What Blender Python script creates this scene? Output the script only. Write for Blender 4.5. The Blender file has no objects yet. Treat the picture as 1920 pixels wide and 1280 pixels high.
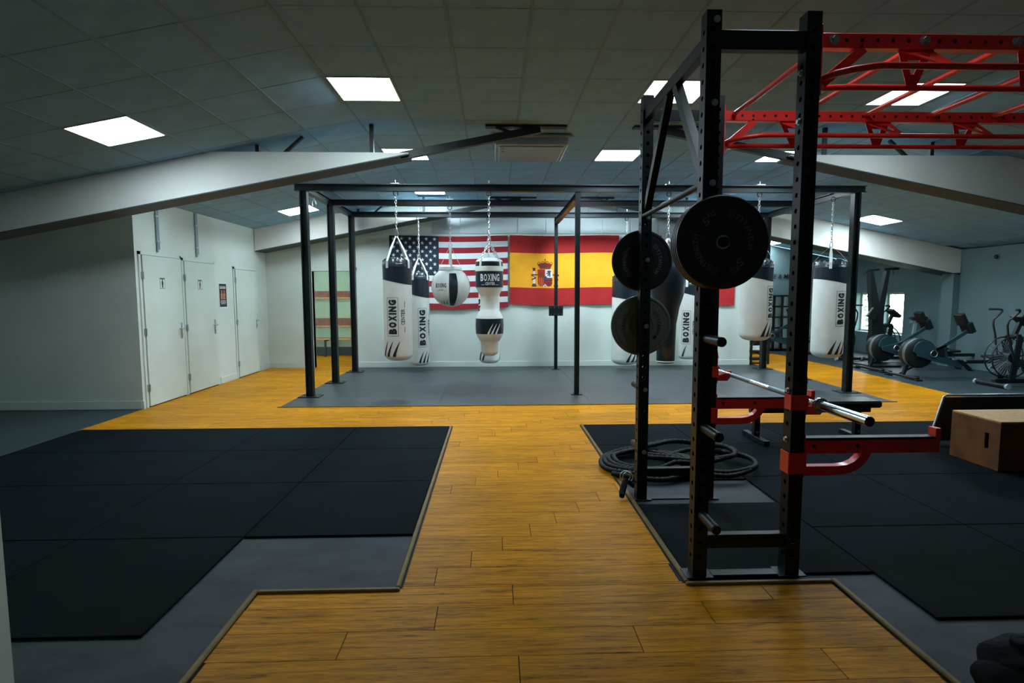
import bpy, bmesh, math, random
from mathutils import Vector, Matrix
random.seed(7)
PI = math.pi
scene = bpy.context.scene
COL = scene.collection

# ------------------------------------------------------------------ camera
cam_d = bpy.data.cameras.new('camera')
cam = bpy.data.objects.new('camera', cam_d); COL.objects.link(cam); scene.camera = cam
F_PX, PITCH, YAW, ROLL, CAM_H = 1025.914, 0.0847335, 0.0323957, -0.002771, 1.54
cam_d.sensor_width = 36.0; cam_d.lens = 36.0 * F_PX / 1920.0
cam_d.clip_start = 0.05; cam_d.clip_end = 200
_f = Vector((math.sin(YAW) * math.cos(PITCH), math.cos(YAW) * math.cos(PITCH), -math.sin(PITCH)))
_r = Vector((math.cos(YAW), -math.sin(YAW), 0)); _u = _r.cross(_f)
_r2 = _r * math.cos(ROLL) + _u * math.sin(ROLL); _u2 = -_r * math.sin(ROLL) + _u * math.cos(ROLL)
cam.matrix_world = Matrix(((_r2.x, _u2.x, -_f.x, 0), (_r2.y, _u2.y, -_f.y, 0), (_r2.z, _u2.z, -_f.z, CAM_H), (0, 0, 0, 1)))

# ------------------------------------------------------------------ world and exposure
world = bpy.data.worlds.new('sky'); scene.world = world; world.use_nodes = True
world.node_tree.nodes['Background'].inputs[0].default_value = (0.80, 0.95, 1.0, 1)
world.node_tree.nodes['Background'].inputs[1].default_value = 14.0
scene.view_settings.view_transform = 'Standard'
scene.view_settings.look = 'None'
scene.view_settings.gamma = 1.0
scene.view_settings.use_curve_mapping = False
scene.view_settings.exposure = 0.0
PANEL_STRENGTH = 50.0

# ------------------------------------------------------------------ materials
MATS = {}
def nd(nt, t, **kw):
    n = nt.nodes.new(t)
    for k, v in kw.items():
        if isinstance(k, str) and hasattr(n, k): setattr(n, k, v)
    return n
def base_mat(name):
    m = bpy.data.materials.new(name); m.use_nodes = True
    b = m.node_tree.nodes['Principled BSDF']; MATS[name] = m
    return m, m.node_tree, b
def mat(name, col, rough=0.6, metal=0.0, var=0.12, scale=6.0, bump=0.0, bscale=60.0, spec=0.5, coat=0.0):
    """flat colour broken up by noise, optional fine bump"""
    m, nt, b = base_mat(name)
    tc = nd(nt, 'ShaderNodeTexCoord')
    n = nd(nt, 'ShaderNodeTexNoise'); n.inputs['Scale'].default_value = scale; n.inputs['Detail'].default_value = 5
    nt.links.new(tc.outputs['Object'], n.inputs['Vector'])
    r = nd(nt, 'ShaderNodeMapRange'); r.inputs[1].default_value = 0.3; r.inputs[2].default_value = 0.7
    r.inputs[3].default_value = 1 - var; r.inputs[4].default_value = 1 + var
    nt.links.new(n.outputs['Fac'], r.inputs[0])
    mx = nd(nt, 'ShaderNodeMix'); mx.data_type = 'RGBA'; mx.blend_type = 'MULTIPLY'; mx.inputs[0].default_value = 1
    mx.inputs[6].default_value = (*col, 1); nt.links.new(r.outputs[0], mx.inputs[7])
    nt.links.new(mx.outputs[2], b.inputs['Base Color'])
    b.inputs['Roughness'].default_value = rough; b.inputs['Metallic'].default_value = metal
    b.inputs['Specular IOR Level'].default_value = spec
    if coat: b.inputs['Coat Weight'].default_value = coat; b.inputs['Coat Roughness'].default_value = 0.15
    if bump:
        n2 = nd(nt, 'ShaderNodeTexNoise'); n2.inputs['Scale'].default_value = bscale; n2.inputs['Detail'].default_value = 4
        nt.links.new(tc.outputs['Object'], n2.inputs['Vector'])
        bp = nd(nt, 'ShaderNodeBump'); bp.inputs['Strength'].default_value = bump; bp.inputs['Distance'].default_value = 0.01
        nt.links.new(n2.outputs['Fac'], bp.inputs['Height']); nt.links.new(bp.outputs[0], b.inputs['Normal'])
    return m
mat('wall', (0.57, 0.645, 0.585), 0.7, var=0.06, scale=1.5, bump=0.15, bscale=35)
mat('wall_shaded', (0.11, 0.18, 0.185), 0.7, var=0.07, scale=1.5, bump=0.15, bscale=35)  # wall paint darkened, dimness of the right and back walls put in colour
mat('wall_grey', (0.30, 0.38, 0.395), 0.7, var=0.07, scale=1.5, bump=0.15, bscale=35)  # for walls out of view, darkened to lower the bounced light
mat('wall_block', (0.36, 0.43, 0.43), 0.8, var=0.08, scale=2)
mat('door_paint', (0.56, 0.64, 0.58), 0.5, var=0.06, scale=2.2)
mat('haunch', (0.66, 0.67, 0.61), 0.75, var=0.05, scale=2, bump=0.2, bscale=40)
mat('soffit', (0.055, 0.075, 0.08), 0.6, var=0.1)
mat('tile', (0.255, 0.46, 0.62), 0.9, var=0.10, scale=4, bump=0.25, bscale=90)
mat('tbar', (0.17, 0.30, 0.40), 0.6, var=0.05)
mat('black_steel', (0.007, 0.012, 0.0135), 0.40, 0.0, var=0.2, scale=9, spec=0.25)
mat('dark_steel', (0.006, 0.0095, 0.0105), 0.5, var=0.2, scale=9, spec=0.4)
mat('red_paint', (0.82, 0.035, 0.026), 0.32, var=0.1, scale=10, coat=0.2)
mat('chrome', (0.62, 0.66, 0.66), 0.18, 1.0, var=0.05)
mat('zinc', (0.5, 0.54, 0.54), 0.35, 1.0, var=0.08)
mat('alu', (0.42, 0.46, 0.47), 0.35, 0.9, var=0.06)
mat('rubber', (0.004, 0.0082, 0.010), 0.8, var=0.25, scale=3, bump=0.35, bscale=220, spec=0.05)
mat('plate_rubber', (0.0075, 0.012, 0.013), 0.5, var=0.12, scale=8)
mat('plate_grey', (0.13, 0.16, 0.135), 0.5, var=0.15, scale=5)
mat('plate_print', (0.16, 0.19, 0.19), 0.6, var=0.05)
mat('plate_print_dark', (0.012, 0.016, 0.016), 0.6, var=0.05)
mat('bag_white', (0.67, 0.71, 0.66), 0.42, var=0.06, scale=5, bump=0.12, bscale=18)
mat('bag_navy', (0.006, 0.016, 0.026), 0.32, var=0.15, scale=6, bump=0.1, bscale=18)
mat('bag_cap', (0.008, 0.018, 0.023), 0.3, var=0.2, scale=20, bump=0.9, bscale=28)
mat('webbing', (0.62, 0.67, 0.66), 0.7, var=0.08, scale=30)
mat('ink', (0.006, 0.010, 0.012), 0.5, var=0.05)
mat('ink_white', (0.72, 0.77, 0.77), 0.5, var=0.03)
mat('flag_red', (0.28, 0.010, 0.018), 0.85, var=0.1, scale=4)
mat('flag_white', (0.60, 0.68, 0.68), 0.85, var=0.05, scale=4)
mat('flag_navy', (0.010, 0.018, 0.034), 0.85, var=0.1, scale=4)
mat('flag_blue', (0.012, 0.03, 0.14), 0.85, var=0.1, scale=4)
mat('es_red', (0.40, 0.012, 0.014), 0.85, var=0.12, scale=4)
mat('es_yellow', (0.88, 0.40, 0.012), 0.85, var=0.08, scale=4)
mat('em_maroon', (0.20, 0.012, 0.015), 0.85, var=0.1)
mat('em_brown', (0.14, 0.055, 0.012), 0.85, var=0.1)
mat('em_green', (0.04, 0.075, 0.05), 0.85, var=0.1)
mat('em_blue', (0.015, 0.07, 0.13), 0.85, var=0.1)
mat('em_orange', (0.55, 0.13, 0.03), 0.85, var=0.1)
mat('em_grey', (0.06, 0.06, 0.07), 0.85, var=0.1)
mat('poster_black', (0.012, 0.015, 0.016), 0.4, var=0.1)
mat('poster_skin', (0.42, 0.17, 0.08), 0.5, var=0.3, scale=40)
mat('poster_paper', (0.7, 0.75, 0.75), 0.5, var=0.03)
mat('brass_trim', (0.17, 0.11, 0.022), 0.5, 0.0, var=0.25, scale=7, spec=0.2)
mat('underlay', (0.02, 0.015, 0.008), 0.9, var=0.1)
mat('erg_teal', (0.018, 0.06, 0.072), 0.4, var=0.1)
mat('erg_black', (0.007, 0.011, 0.012), 0.45, var=0.15)
mat('ply', (0.15, 0.050, 0.008), 0.6, var=0.35, scale=7)
mat('ply_lit', (0.46, 0.24, 0.06), 0.6, var=0.25, scale=30)  # lighter copy of ply, light falling on the box top put in colour
mat('board_face', (0.030, 0.030, 0.028), 0.35, var=0.25, scale=4)
mat('green_wall', (0.30, 0.40, 0.27), 0.8, var=0.08, scale=3)
mat('brown_board', (0.16, 0.045, 0.015), 0.5, var=0.3, scale=12)
mat('bench_wood', (0.38, 0.20, 0.06), 0.5, var=0.3, scale=12)
mat('glossy_black', (0.006, 0.010, 0.011), 0.25, var=0.2)
mat('cloth_black', (0.003, 0.005, 0.006), 0.6, var=0.3, scale=20, bump=0.6, bscale=25, spec=0.06)
mat('erg_grey', (0.09, 0.12, 0.125), 0.45, var=0.1)
mat('rope', (0.006, 0.0095, 0.0105), 0.6, var=0.2, scale=20, spec=0.2)
mat('grey_metal', (0.27, 0.36, 0.39), 0.45, 0.3, var=0.06)
mat('foliage', (0.05, 0.10, 0.05), 0.7, var=0.5, scale=20)
mat('earth', (0.25, 0.26, 0.2), 0.9, var=0.3, scale=2)
mat('pale_bin', (0.30, 0.40, 0.41), 0.6, var=0.12, scale=3)

def emit(name, col, s):
    m = bpy.data.materials.new(name); m.use_nodes = True; nt = m.node_tree
    for n in list(nt.nodes): nt.nodes.remove(n)
    e = nt.nodes.new('ShaderNodeEmission'); o = nt.nodes.new('ShaderNodeOutputMaterial')
    e.inputs[0].default_value = (*col, 1); e.inputs[1].default_value = s
    nt.links.new(e.outputs[0], o.inputs[0]); MATS[name] = m
for _n, _k in (('panel_bright', 1.85), ('panel_light', 1.0), ('panel_soft', 0.66), ('panel_dim', 0.42), ('panel_faint', 0.2)): emit(_n, (0.81, 0.98, 1.10), PANEL_STRENGTH * _k)

def glass_mat():
    m = bpy.data.materials.new('glass'); m.use_nodes = True; nt = m.node_tree
    for n in list(nt.nodes): nt.nodes.remove(n)
    t = nt.nodes.new('ShaderNodeBsdfTransparent'); g = nt.nodes.new('ShaderNodeBsdfGlossy'); g.inputs['Roughness'].default_value = 0.02
    mx = nt.nodes.new('ShaderNodeMixShader'); mx.inputs[0].default_value = 0.05
    o = nt.nodes.new('ShaderNodeOutputMaterial')
    nt.links.new(t.outputs[0], mx.inputs[1]); nt.links.new(g.outputs[0], mx.inputs[2])
    nt.links.new(mx.outputs[0], o.inputs[0]); MATS['glass'] = m
glass_mat()

def vinyl_mat(name, c0, c1, rough=0.45, spec=0.4):
    m, nt, b = base_mat(name)
    tc = nd(nt, 'ShaderNodeTexCoord'); mp = nd(nt, 'ShaderNodeMapping'); mp.inputs['Scale'].default_value = (1.2, 2.6, 1)
    nt.links.new(tc.outputs['Object'], mp.inputs[0])
    n = nd(nt, 'ShaderNodeTexNoise'); n.inputs['Scale'].default_value = 2.2; n.inputs['Detail'].default_value = 8; n.inputs['Roughness'].default_value = 0.65
    nt.links.new(mp.outputs[0], n.inputs['Vector'])
    cr = nd(nt, 'ShaderNodeValToRGB'); cr.color_ramp.elements[0].position = 0.3; cr.color_ramp.elements[1].position = 0.72
    cr.color_ramp.elements[0].color = (*c0, 1); cr.color_ramp.elements[1].color = (*c1, 1)
    nt.links.new(n.outputs['Fac'], cr.inputs[0]); nt.links.new(cr.outputs[0], b.inputs['Base Color'])
    b.inputs['Roughness'].default_value = rough; b.inputs['Specular IOR Level'].default_value = spec
vinyl_mat('vinyl', (0.026, 0.035, 0.037), (0.058, 0.069, 0.071))
vinyl_mat('vinyl_base', (0.026, 0.033, 0.037), (0.060, 0.070, 0.076), 0.55, 0.12)
vinyl_mat('vinyl_dark', (0.022, 0.037, 0.042), (0.040, 0.062, 0.068))

def wood_mat():
    m, nt, b = base_mat('wood')
    tc = nd(nt, 'ShaderNodeTexCoord'); oi = nd(nt, 'ShaderNodeObjectInfo'); ge = nd(nt, 'ShaderNodeNewGeometry')
    cm = nd(nt, 'ShaderNodeCombineXYZ')
    mul = nd(nt, 'ShaderNodeMath'); mul.operation = 'MULTIPLY'; mul.inputs[1].default_value = 43.0
    nt.links.new(oi.outputs['Random'], mul.inputs[0]); nt.links.new(mul.outputs[0], cm.inputs[0]); nt.links.new(mul.outputs[0], cm.inputs[2])
    add = nd(nt, 'ShaderNodeVectorMath'); add.operation = 'ADD'
    nt.links.new(ge.outputs['Position'], add.inputs[0]); nt.links.new(cm.outputs[0], add.inputs[1])
    mp = nd(nt, 'ShaderNodeMapping'); mp.inputs['Scale'].default_value = (1.6, 26, 1)
    nt.links.new(add.outputs[0], mp.inputs[0])
    n = nd(nt, 'ShaderNodeTexNoise'); n.inputs['Scale'].default_value = 1.6; n.inputs['Detail'].default_value = 9; n.inputs['Roughness'].default_value = 0.62; n.inputs['Distortion'].default_value = 0.6
    nt.links.new(mp.outputs[0], n.inputs['Vector'])
    mp2 = nd(nt, 'ShaderNodeMapping'); mp2.inputs['Scale'].default_value = (7, 150, 1)
    nt.links.new(add.outputs[0], mp2.inputs[0])
    n2 = nd(nt, 'ShaderNodeTexNoise'); n2.inputs['Scale'].default_value = 2; n2.inputs['Detail'].default_value = 6
    nt.links.new(mp2.outputs[0], n2.inputs['Vector'])
    mixf = nd(nt, 'ShaderNodeMix'); mixf.inputs[0].default_value = 0.42
    nt.links.new(n.outputs['Fac'], mixf.inputs[2]); nt.links.new(n2.outputs['Fac'], mixf.inputs[3])
    cr = nd(nt, 'ShaderNodeValToRGB'); e = cr.color_ramp.elements
    e[0].position = 0.33; e[0].color = (0.06, 0.023, 0.002, 1)
    e[1].position = 0.66; e[1].color = (0.84, 0.355, 0.004, 1)
    e2 = e.new(0.46); e2.color = (0.48, 0.19, 0.003, 1)
    nt.links.new(mixf.outputs[0], cr.inputs[0])
    hv = nd(nt, 'ShaderNodeHueSaturation')
    mr = nd(nt, 'ShaderNodeMapRange'); mr.inputs[3].default_value = 0.85; mr.inputs[4].default_value = 1.12
    nt.links.new(oi.outputs['Random'], mr.inputs[0]); nt.links.new(mr.outputs[0], hv.inputs['Value'])
    nt.links.new(cr.outputs[0], hv.inputs['Color']); nt.links.new(hv.outputs[0], b.inputs['Base Color'])
    b.inputs['Roughness'].default_value = 0.42; b.inputs['Specular IOR Level'].default_value = 0.05
    bp = nd(nt, 'ShaderNodeBump'); bp.inputs['Strength'].default_value = 0.08; bp.inputs['Distance'].default_value = 0.004
    nt.links.new(n2.outputs['Fac'], bp.inputs['Height']); nt.links.new(bp.outputs[0], b.inputs['Normal'])
wood_mat()

# ------------------------------------------------------------------ mesh helpers
class MB:
    def __init__(s): s.bm = bmesh.new(); s.mi = 0; s.names = []
    def use(s, name):
        if name not in s.names: s.names.append(name)
        s.mi = s.names.index(name); return s
    def face(s, pts):
        try: f = s.bm.faces.new([s.bm.verts.new(p) for p in pts]); f.material_index = s.mi; return f
        except ValueError: return None
    def grid(s, rows, close_u=False, close_v=False, cap0=False, cap1=False):
        R = [[s.bm.verts.new(p) for p in r] for r in rows]
        nv, nu = len(R), len(R[0])
        for i in range(nv if close_v else nv - 1):
            for j in range(nu if close_u else nu - 1):
                try:
                    f = s.bm.faces.new([R[i][j], R[i][(j + 1) % nu], R[(i + 1) % nv][(j + 1) % nu], R[(i + 1) % nv][j]]); f.material_index = s.mi
                except ValueError: pass
        if cap0: f = s.bm.faces.new(list(reversed(R[0]))); f.material_index = s.mi
        if cap1: f = s.bm.faces.new(R[-1]); f.material_index = s.mi
        return R
    def box(s, x0, x1, y0, y1, z0, z1, bev=0.0, M=None):
        P = [(x0, y0, z0), (x1, y0, z0), (x1, y1, z0), (x0, y1, z0), (x0, y0, z1), (x1, y0, z1), (x1, y1, z1), (x0, y1, z1)]
        V = [s.bm.verts.new((M @ Vector(p)) if M else p) for p in P]
        fs = []
        for q in ((3, 2, 1, 0), (4, 5, 6, 7), (0, 1, 5, 4), (1, 2, 6, 5), (2, 3, 7, 6), (3, 0, 4, 7)):
            f = s.bm.faces.new([V[i] for i in q]); f.material_index = s.mi; fs.append(f)
        if bev:
            es = list({e for f in fs for e in f.edges})
            bmesh.ops.bevel(s.bm, geom=es, offset=bev, segments=1, affect='EDGES', profile=0.5, clamp_overlap=True)
        return s
    def bar(s, p0, p1, w, h, up=(0, 0, 1), bev=0.0):
        """rectangular bar between two points: w across, h along up"""
        p0 = Vector(p0); p1 = Vector(p1); d = p1 - p0; L = d.length; d.normalize()
        up = Vector(up); sx = d.cross(up)
        if sx.length < 1e-4: sx = d.cross(Vector((1, 0, 0)))
        sx.normalize(); u = sx.cross(d)
        M = Matrix(((d.x, sx.x, u.x, p0.x), (d.y, sx.y, u.y, p0.y), (d.z, sx.z, u.z, p0.z), (0, 0, 0, 1)))
        return s.box(0, L, -w / 2, w / 2, -h / 2, h / 2, bev, M)
    def cyl(s, p0, p1, r0, r1=None, n=16):
        p0 = Vector(p0); p1 = Vector(p1); r1 = r0 if r1 is None else r1
        d = (p1 - p0).normalized(); a = d.orthogonal().normalized(); b = d.cross(a)
        rows = [[p + (a * math.cos(2 * PI * k / n) + b * math.sin(2 * PI * k / n)) * r for k in range(n)] for p, r in ((p0, r0), (p1, r1))]
        s.grid(rows, close_u=True, cap0=True, cap1=True); return s
    def tube(s, pts, r, n=8, closed=False):
        pts = [Vector(p) for p in pts]; m = len(pts); rows = []; prev = None
        rr = r if isinstance(r, (list, tuple)) else [r] * m
        for i, p in enumerate(pts):
            if closed: d = pts[(i + 1) % m] - pts[i - 1]
            else: d = pts[min(i + 1, m - 1)] - pts[max(i - 1, 0)]
            d.normalize()
            if prev is None: a = d.orthogonal().normalized()
            else:
                a = prev - d * prev.dot(d)
                a = a.normalized() if a.length > 1e-6 else d.orthogonal().normalized()
            prev = a; b = d.cross(a)
            rows.append([p + (a * math.cos(2 * PI * k / n) + b * math.sin(2 * PI * k / n)) * rr[i] for k in range(n)])
        s.grid(rows, close_u=True, close_v=closed, cap0=not closed, cap1=not closed); return s
    def lathe(s, prof, n=24, c=(0, 0, 0), axis='z', mats=None):
        """profile of (radius, height); axis z or y (height runs along -y, towards the viewer)"""
        c = Vector(c)
        def pt(r, h, k):
            t = 2 * PI * k / n
            if axis == 'z': return c + Vector((r * math.cos(t), r * math.sin(t), h))
            if axis == 'y': return c + Vector((r * math.cos(t), -h, r * math.sin(t)))
            return c + Vector((h, r * math.cos(t), r * math.sin(t)))
        for i in range(len(prof) - 1):
            if mats: s.use(mats[i])
            (r0, h0), (r1, h1) = prof[i], prof[i + 1]
            for k in range(n):
                k2 = (k + 1) % n
                if r0 < 1e-6 and r1 < 1e-6: continue
                if r0 < 1e-6: s.face([pt(0, h0, 0), pt(r1, h1, k2), pt(r1, h1, k)])
                elif r1 < 1e-6: s.face([pt(r0, h0, k), pt(r0, h0, k2), pt(0, h1, 0)])
                else: s.face([pt(r0, h0, k), pt(r0, h0, k2), pt(r1, h1, k2), pt(r1, h1, k)])
        return s
    def prism(s, poly, fn, d0, d1):
        """2-D outline extruded from d0 to d1; fn(u, v, d) gives the point"""
        a = [s.bm.verts.new(fn(u, v, d0)) for u, v in poly]; b = [s.bm.verts.new(fn(u, v, d1)) for u, v in poly]
        n = len(poly)
        for q in (list(reversed(a)), b):
            try: f = s.bm.faces.new(q); f.material_index = s.mi
            except ValueError: pass
        for i in range(n):
            f = s.bm.faces.new([a[i], a[(i + 1) % n], b[(i + 1) % n], b[i]]); f.material_index = s.mi
        return s
    def mesh(s, name, default, smooth=None, off=None, weld=True):
        if weld: bmesh.ops.remove_doubles(s.bm, verts=s.bm.verts, dist=1e-5)
        bmesh.ops.recalc_face_normals(s.bm, faces=s.bm.faces)
        if off is not None: bmesh.ops.translate(s.bm, verts=s.bm.verts, vec=-Vector(off))
        me = bpy.data.meshes.new(name); s.bm.to_mesh(me); s.bm.free()
        for nm in (s.names or [default]): me.materials.append(MATS[nm])
        if smooth:
            for p in me.polygons: p.use_smooth = True
            me.set_sharp_from_angle(angle=math.radians(smooth))
        return me

def link(name, data, parent=None):
    o = bpy.data.objects.new(name, data); COL.objects.link(o)
    if parent: o.parent = parent
    return o
def tag(o, label=None, cat=None, group=None, kind=None):
    if label: o['label'] = label
    if cat: o['category'] = cat
    if group: o['group'] = group
    if kind: o['kind'] = kind
    return o
def thing(name, label, cat, loc=(0, 0, 0), rotz=0.0, group=None):
    o = link(name, None); o.location = loc; o.rotation_euler = (0, 0, rotz); o.empty_display_size = 0.1
    return tag(o, label, cat, group)
def struct(name, loc=(0, 0, 0)):
    o = link(name, None); o.location = loc; o['kind'] = 'structure'; return o
def part(name, mb, m, parent, smooth=None, world=False, label=None, kind=None):
    """mesh part; world=True when its points were given in scene coordinates under an unrotated parent"""
    off = None
    if world:
        off = Vector(parent.location)
        if parent.parent: off = off + Vector(parent.parent.location)
    o = link(name, mb.mesh(name, m, smooth, off), parent)
    return tag(o, label=label, kind=kind)
def solo(name, mb, m, loc, smooth=None, label=None, cat=None, group=None, kind=None):
    """single-mesh top-level object, points in scene coordinates"""
    o = link(name, mb.mesh(name, m, smooth, loc)); o.location = loc
    return tag(o, label, cat, group, kind)
def copy_tree(o, parent=None):
    c = o.copy(); COL.objects.link(c); c.parent = parent
    for ch in o.children: copy_tree(ch, c)
    return c

# ------------------------------------------------------------------ lettering (flat print), made once per word
_TXT = {}
def text2d(word, offset=0.0, shear=0.0):
    key = (word, offset, shear)
    if key not in _TXT:
        cu = bpy.data.curves.new('t', 'FONT'); cu.body = word; cu.size = 1.0; cu.resolution_u = 2; cu.offset = offset; cu.shear = shear
        ob = bpy.data.objects.new('t', cu); COL.objects.link(ob)
        dg = bpy.context.evaluated_depsgraph_get(); dg.update()
        me = bpy.data.meshes.new_from_object(ob.evaluated_get(dg))
        v = [(p.co.x, p.co.y) for p in me.vertices]; f = [tuple(p.vertices) for p in me.polygons]
        bpy.data.objects.remove(ob); bpy.data.curves.remove(cu); bpy.data.meshes.remove(me)
        x0 = min(p[0] for p in v); x1 = max(p[0] for p in v); y0 = min(p[1] for p in v); y1 = max(p[1] for p in v)
        v = [((a - (x0 + x1) / 2) / (x1 - x0), (b - (y0 + y1) / 2) / (y1 - y0)) for a, b in v]
        _TXT[key] = (v, f, (x1 - x0) / (y1 - y0))
    return _TXT[key]
def put_text(mb, word, w, h, fn, offset=0.02, shear=0.0, cuts=0, cut_axis=1, grow=0.0):
    """write a word w wide and h tall; fn(u, v) maps its plane to the surface"""
    v, f, asp = text2d(word, offset, shear)
    if w is None: w = h * asp
    tb = bmesh.new(); vs = [tb.verts.new((a * (w + grow), b * (h + grow), 0)) for a, b in v]
    for q in f:
        try: tb.faces.new([vs[i] for i in q])
        except ValueError: pass
    for k in range(cuts):
        t = -0.5 + (k + 1) / (cuts + 1)
        co = (0, t * h, 0) if cut_axis == 1 else (t * w, 0, 0)
        no = (0, 1, 0) if cut_axis == 1 else (1, 0, 0)
        bmesh.ops.bisect_plane(tb, geom=tb.verts[:] + tb.edges[:] + tb.faces[:], plane_co=co, plane_no=no)
    mp = {p: mb.bm.verts.new(fn(p.co.x, p.co.y)) for p in tb.verts}
    for q in tb.faces:
        try: nf = mb.bm.faces.new([mp[p] for p in q.verts]); nf.material_index = mb.mi
        except ValueError: pass
    tb.free()

# ================================================================== THE SETTING
ZC, XL, XR, SL = 3.514, -1.526, 4.474, 0.2          # flat ceiling height, creases, side slope
def zceil(x): return ZC - SL * max(0.0, XL - x, x - XR)
WL, WR, WB, WF = -7.0, 9.75, 15.0, -3.0              # outer walls
RAKE = math.atan(SL)

# ---------------- floor
fb = MB(); fb.box(-7.3, 10.2, -3.3, 15.3, -0.2, 0.0)
floor = solo('floor', fb, 'vinyl_base', (0, 0, 0), kind='structure')
def slab(name, x0, x1, y0, y1, z0, z1, m, bev=0.0, kind=None):
    b = MB(); b.box(x0, x1, y0, y1, z0, z1, bev); return part(name, b, m, floor, kind=kind)
WOOD = [(-1.23, 1.79, -2.9, 2.77), (-0.49, 1.0, 2.77, 6.34), (-4.78, 7.0, 6.34, 7.52), (-4.78, -2.97, 7.52, 11.72), (5.72, 7.25, 7.52, 14.6), (-6.0, -2.2, 11.72, 14.2)]
for (x0, x1, y0, y1) in WOOD: slab('underlay', x0, x1, y0, y1, 0.0, 0.0015, 'underlay')
PW, PLEN = 0.192, 1.315
def joint(k):
    if k >= 0: return -0.327 + 0.185 * k
    return {-1: 0.088, -2: -0.285, -3: -0.678, -4: 0.096, -5: 0.47, -6: -0.1}.get(k, 0.31 * k)
pieces = []
for (x0, x1, y0, y1) in WOOD:
    k0 = math.floor((y0 - 2.79) / PW) - 1; k1 = math.ceil((y1 - 2.79) / PW) + 1
    for k in range(k0, k1):
        a, b = max(y0, 2.79 + PW * k), min(y1, 2.79 + PW * (k + 1))
        if b - a < 0.02: continue
        j0 = joint(k); n0 = math.floor((x0 - j0) / PLEN) - 1; n1 = math.ceil((x1 - j0) / PLEN) + 1
        for n in range(n0, n1):
            c, d = max(x0, j0 + PLEN * n), min(x1, j0 + PLEN * (n + 1))
            if d - c < 0.02: continue
            pieces.append((c, d, a, b))
def vis(p):
    cx, cy = (p[0] + p[1]) / 2, (p[2] + p[3]) / 2
    inside = cy > 1.2 and abs(cx - 0.03 * cy) < cy * 0.98 + 0.6
    return (0 if inside else 100) + math.hypot(cx, cy)
pieces.sort(key=vis)
_plank = {}
def plank_mesh(L, W):
    key = (round(L, 3), round(W, 3))
    if key not in _plank:
        b = MB(); b.box(-L / 2 + 0.0020, L / 2 - 0.0020, -W / 2 + 0.0010, W / 2 - 0.0010, 0.0, 0.0045, 0.0006)
        _plank[key] = b.mesh('plank', 'wood')
    return _plank[key]
for (c, d, a, b) in pieces[:300]:
    o = link('plank', plank_mesh(d - c, b - a), floor); o.location = ((c + d) / 2, (a + b) / 2, 0.0015)
rest = MB()
for (c, d, a, b) in pieces[300:]: rest.box(c + 0.0012, d - 0.0012, a + 0.0007, b - 0.0007, 0.0015, 0.006)
part('far_planks', rest, 'wood', floor, kind='stuff')
# vinyl sheets laid under the bag frame and in the cardio corner
for i in range(4):
    x0 = -2.97 + i * 2.172; slab('vinyl_sheet', x0 + 0.001, x0 + 2.1705, 7.52, 11.70, 0.0, 0.006, 'vinyl', 0.0015)
b = MB(); b.prism([(7.02, 6.34), (9.7, 6.34), (9.7, 14.95), (7.27, 14.95), (7.27, 11.1), (7.02, 8.05)], lambda u, v, d: (u, v, d), 0.0, 0.0065)
part('cardio_sheet', b, 'vinyl_dark', floor)
slab('vinyl_sheet', -6.95, -4.79, 1.6, 7.5, 0.0, 0.004, 'vinyl_dark', 0.001)
# rubber tiles
g = 0.003
LX = [-4.74, -3.66, -2.64, -1.60, -0.53]; LY = [2.40, 3.415, 4.43, 5.40, 6.33]
for i in range(4):
    for j in range(4):
        if i == 3 and j == 0: continue
        slab('rubber_tile', LX[i] + g, LX[i + 1] - g, LY[j] + g, LY[j + 1] - g, 0.0, 0.014, 'rubber', 0.003)
RX = [2.085, 3.115, 4.14, 5.17, 6.2]; RY = [2.40, 3.42, 4.43, 5.44, 6.33]
for i in range(4):
    for j in range(4): slab('rubber_tile', RX[i] + g, RX[i + 1] - g, RY[j] + g, RY[j + 1] - g, 0.0, 0.014, 'rubber', 0.003)
for (a, b_) in ((2.835, 3.86), (4.37, 5.44), (5.44, 6.33)): slab('rubber_tile', 1.04 + g, 2.085 - g, a + g, b_ - g, 0.0, 0.014, 'rubber', 0.003)
# metal edging strips
def strip(n, x0, x1, y0, y1):
    b = MB(); b.box(x0, x1, y0, y1, 0.0, 0.020, 0.006); solo('trim_%d' % n, b, 'brass_trim', ((x0 + x1) / 2, (y0 + y1) / 2, 0), kind='structure')
W_ = 0.030
strip(1, -0.53 + 0.002, -0.53 + W_, 2.77, 6.33); strip(2, -1.23, -0.53 + W_, 2.74, 2.77); strip(3, -1.26, -1.23, -2.9, 2.77)
strip(4, 1.01, 1.01 + W_, 2.77, 6.33); strip(5, 1.01, 1.80, 2.74, 2.77); strip(6, 1.80, 1.80 + W_, -2.9, 2.77)
strip(7, -2.985, 5.735, 7.505, 7.52)

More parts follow.
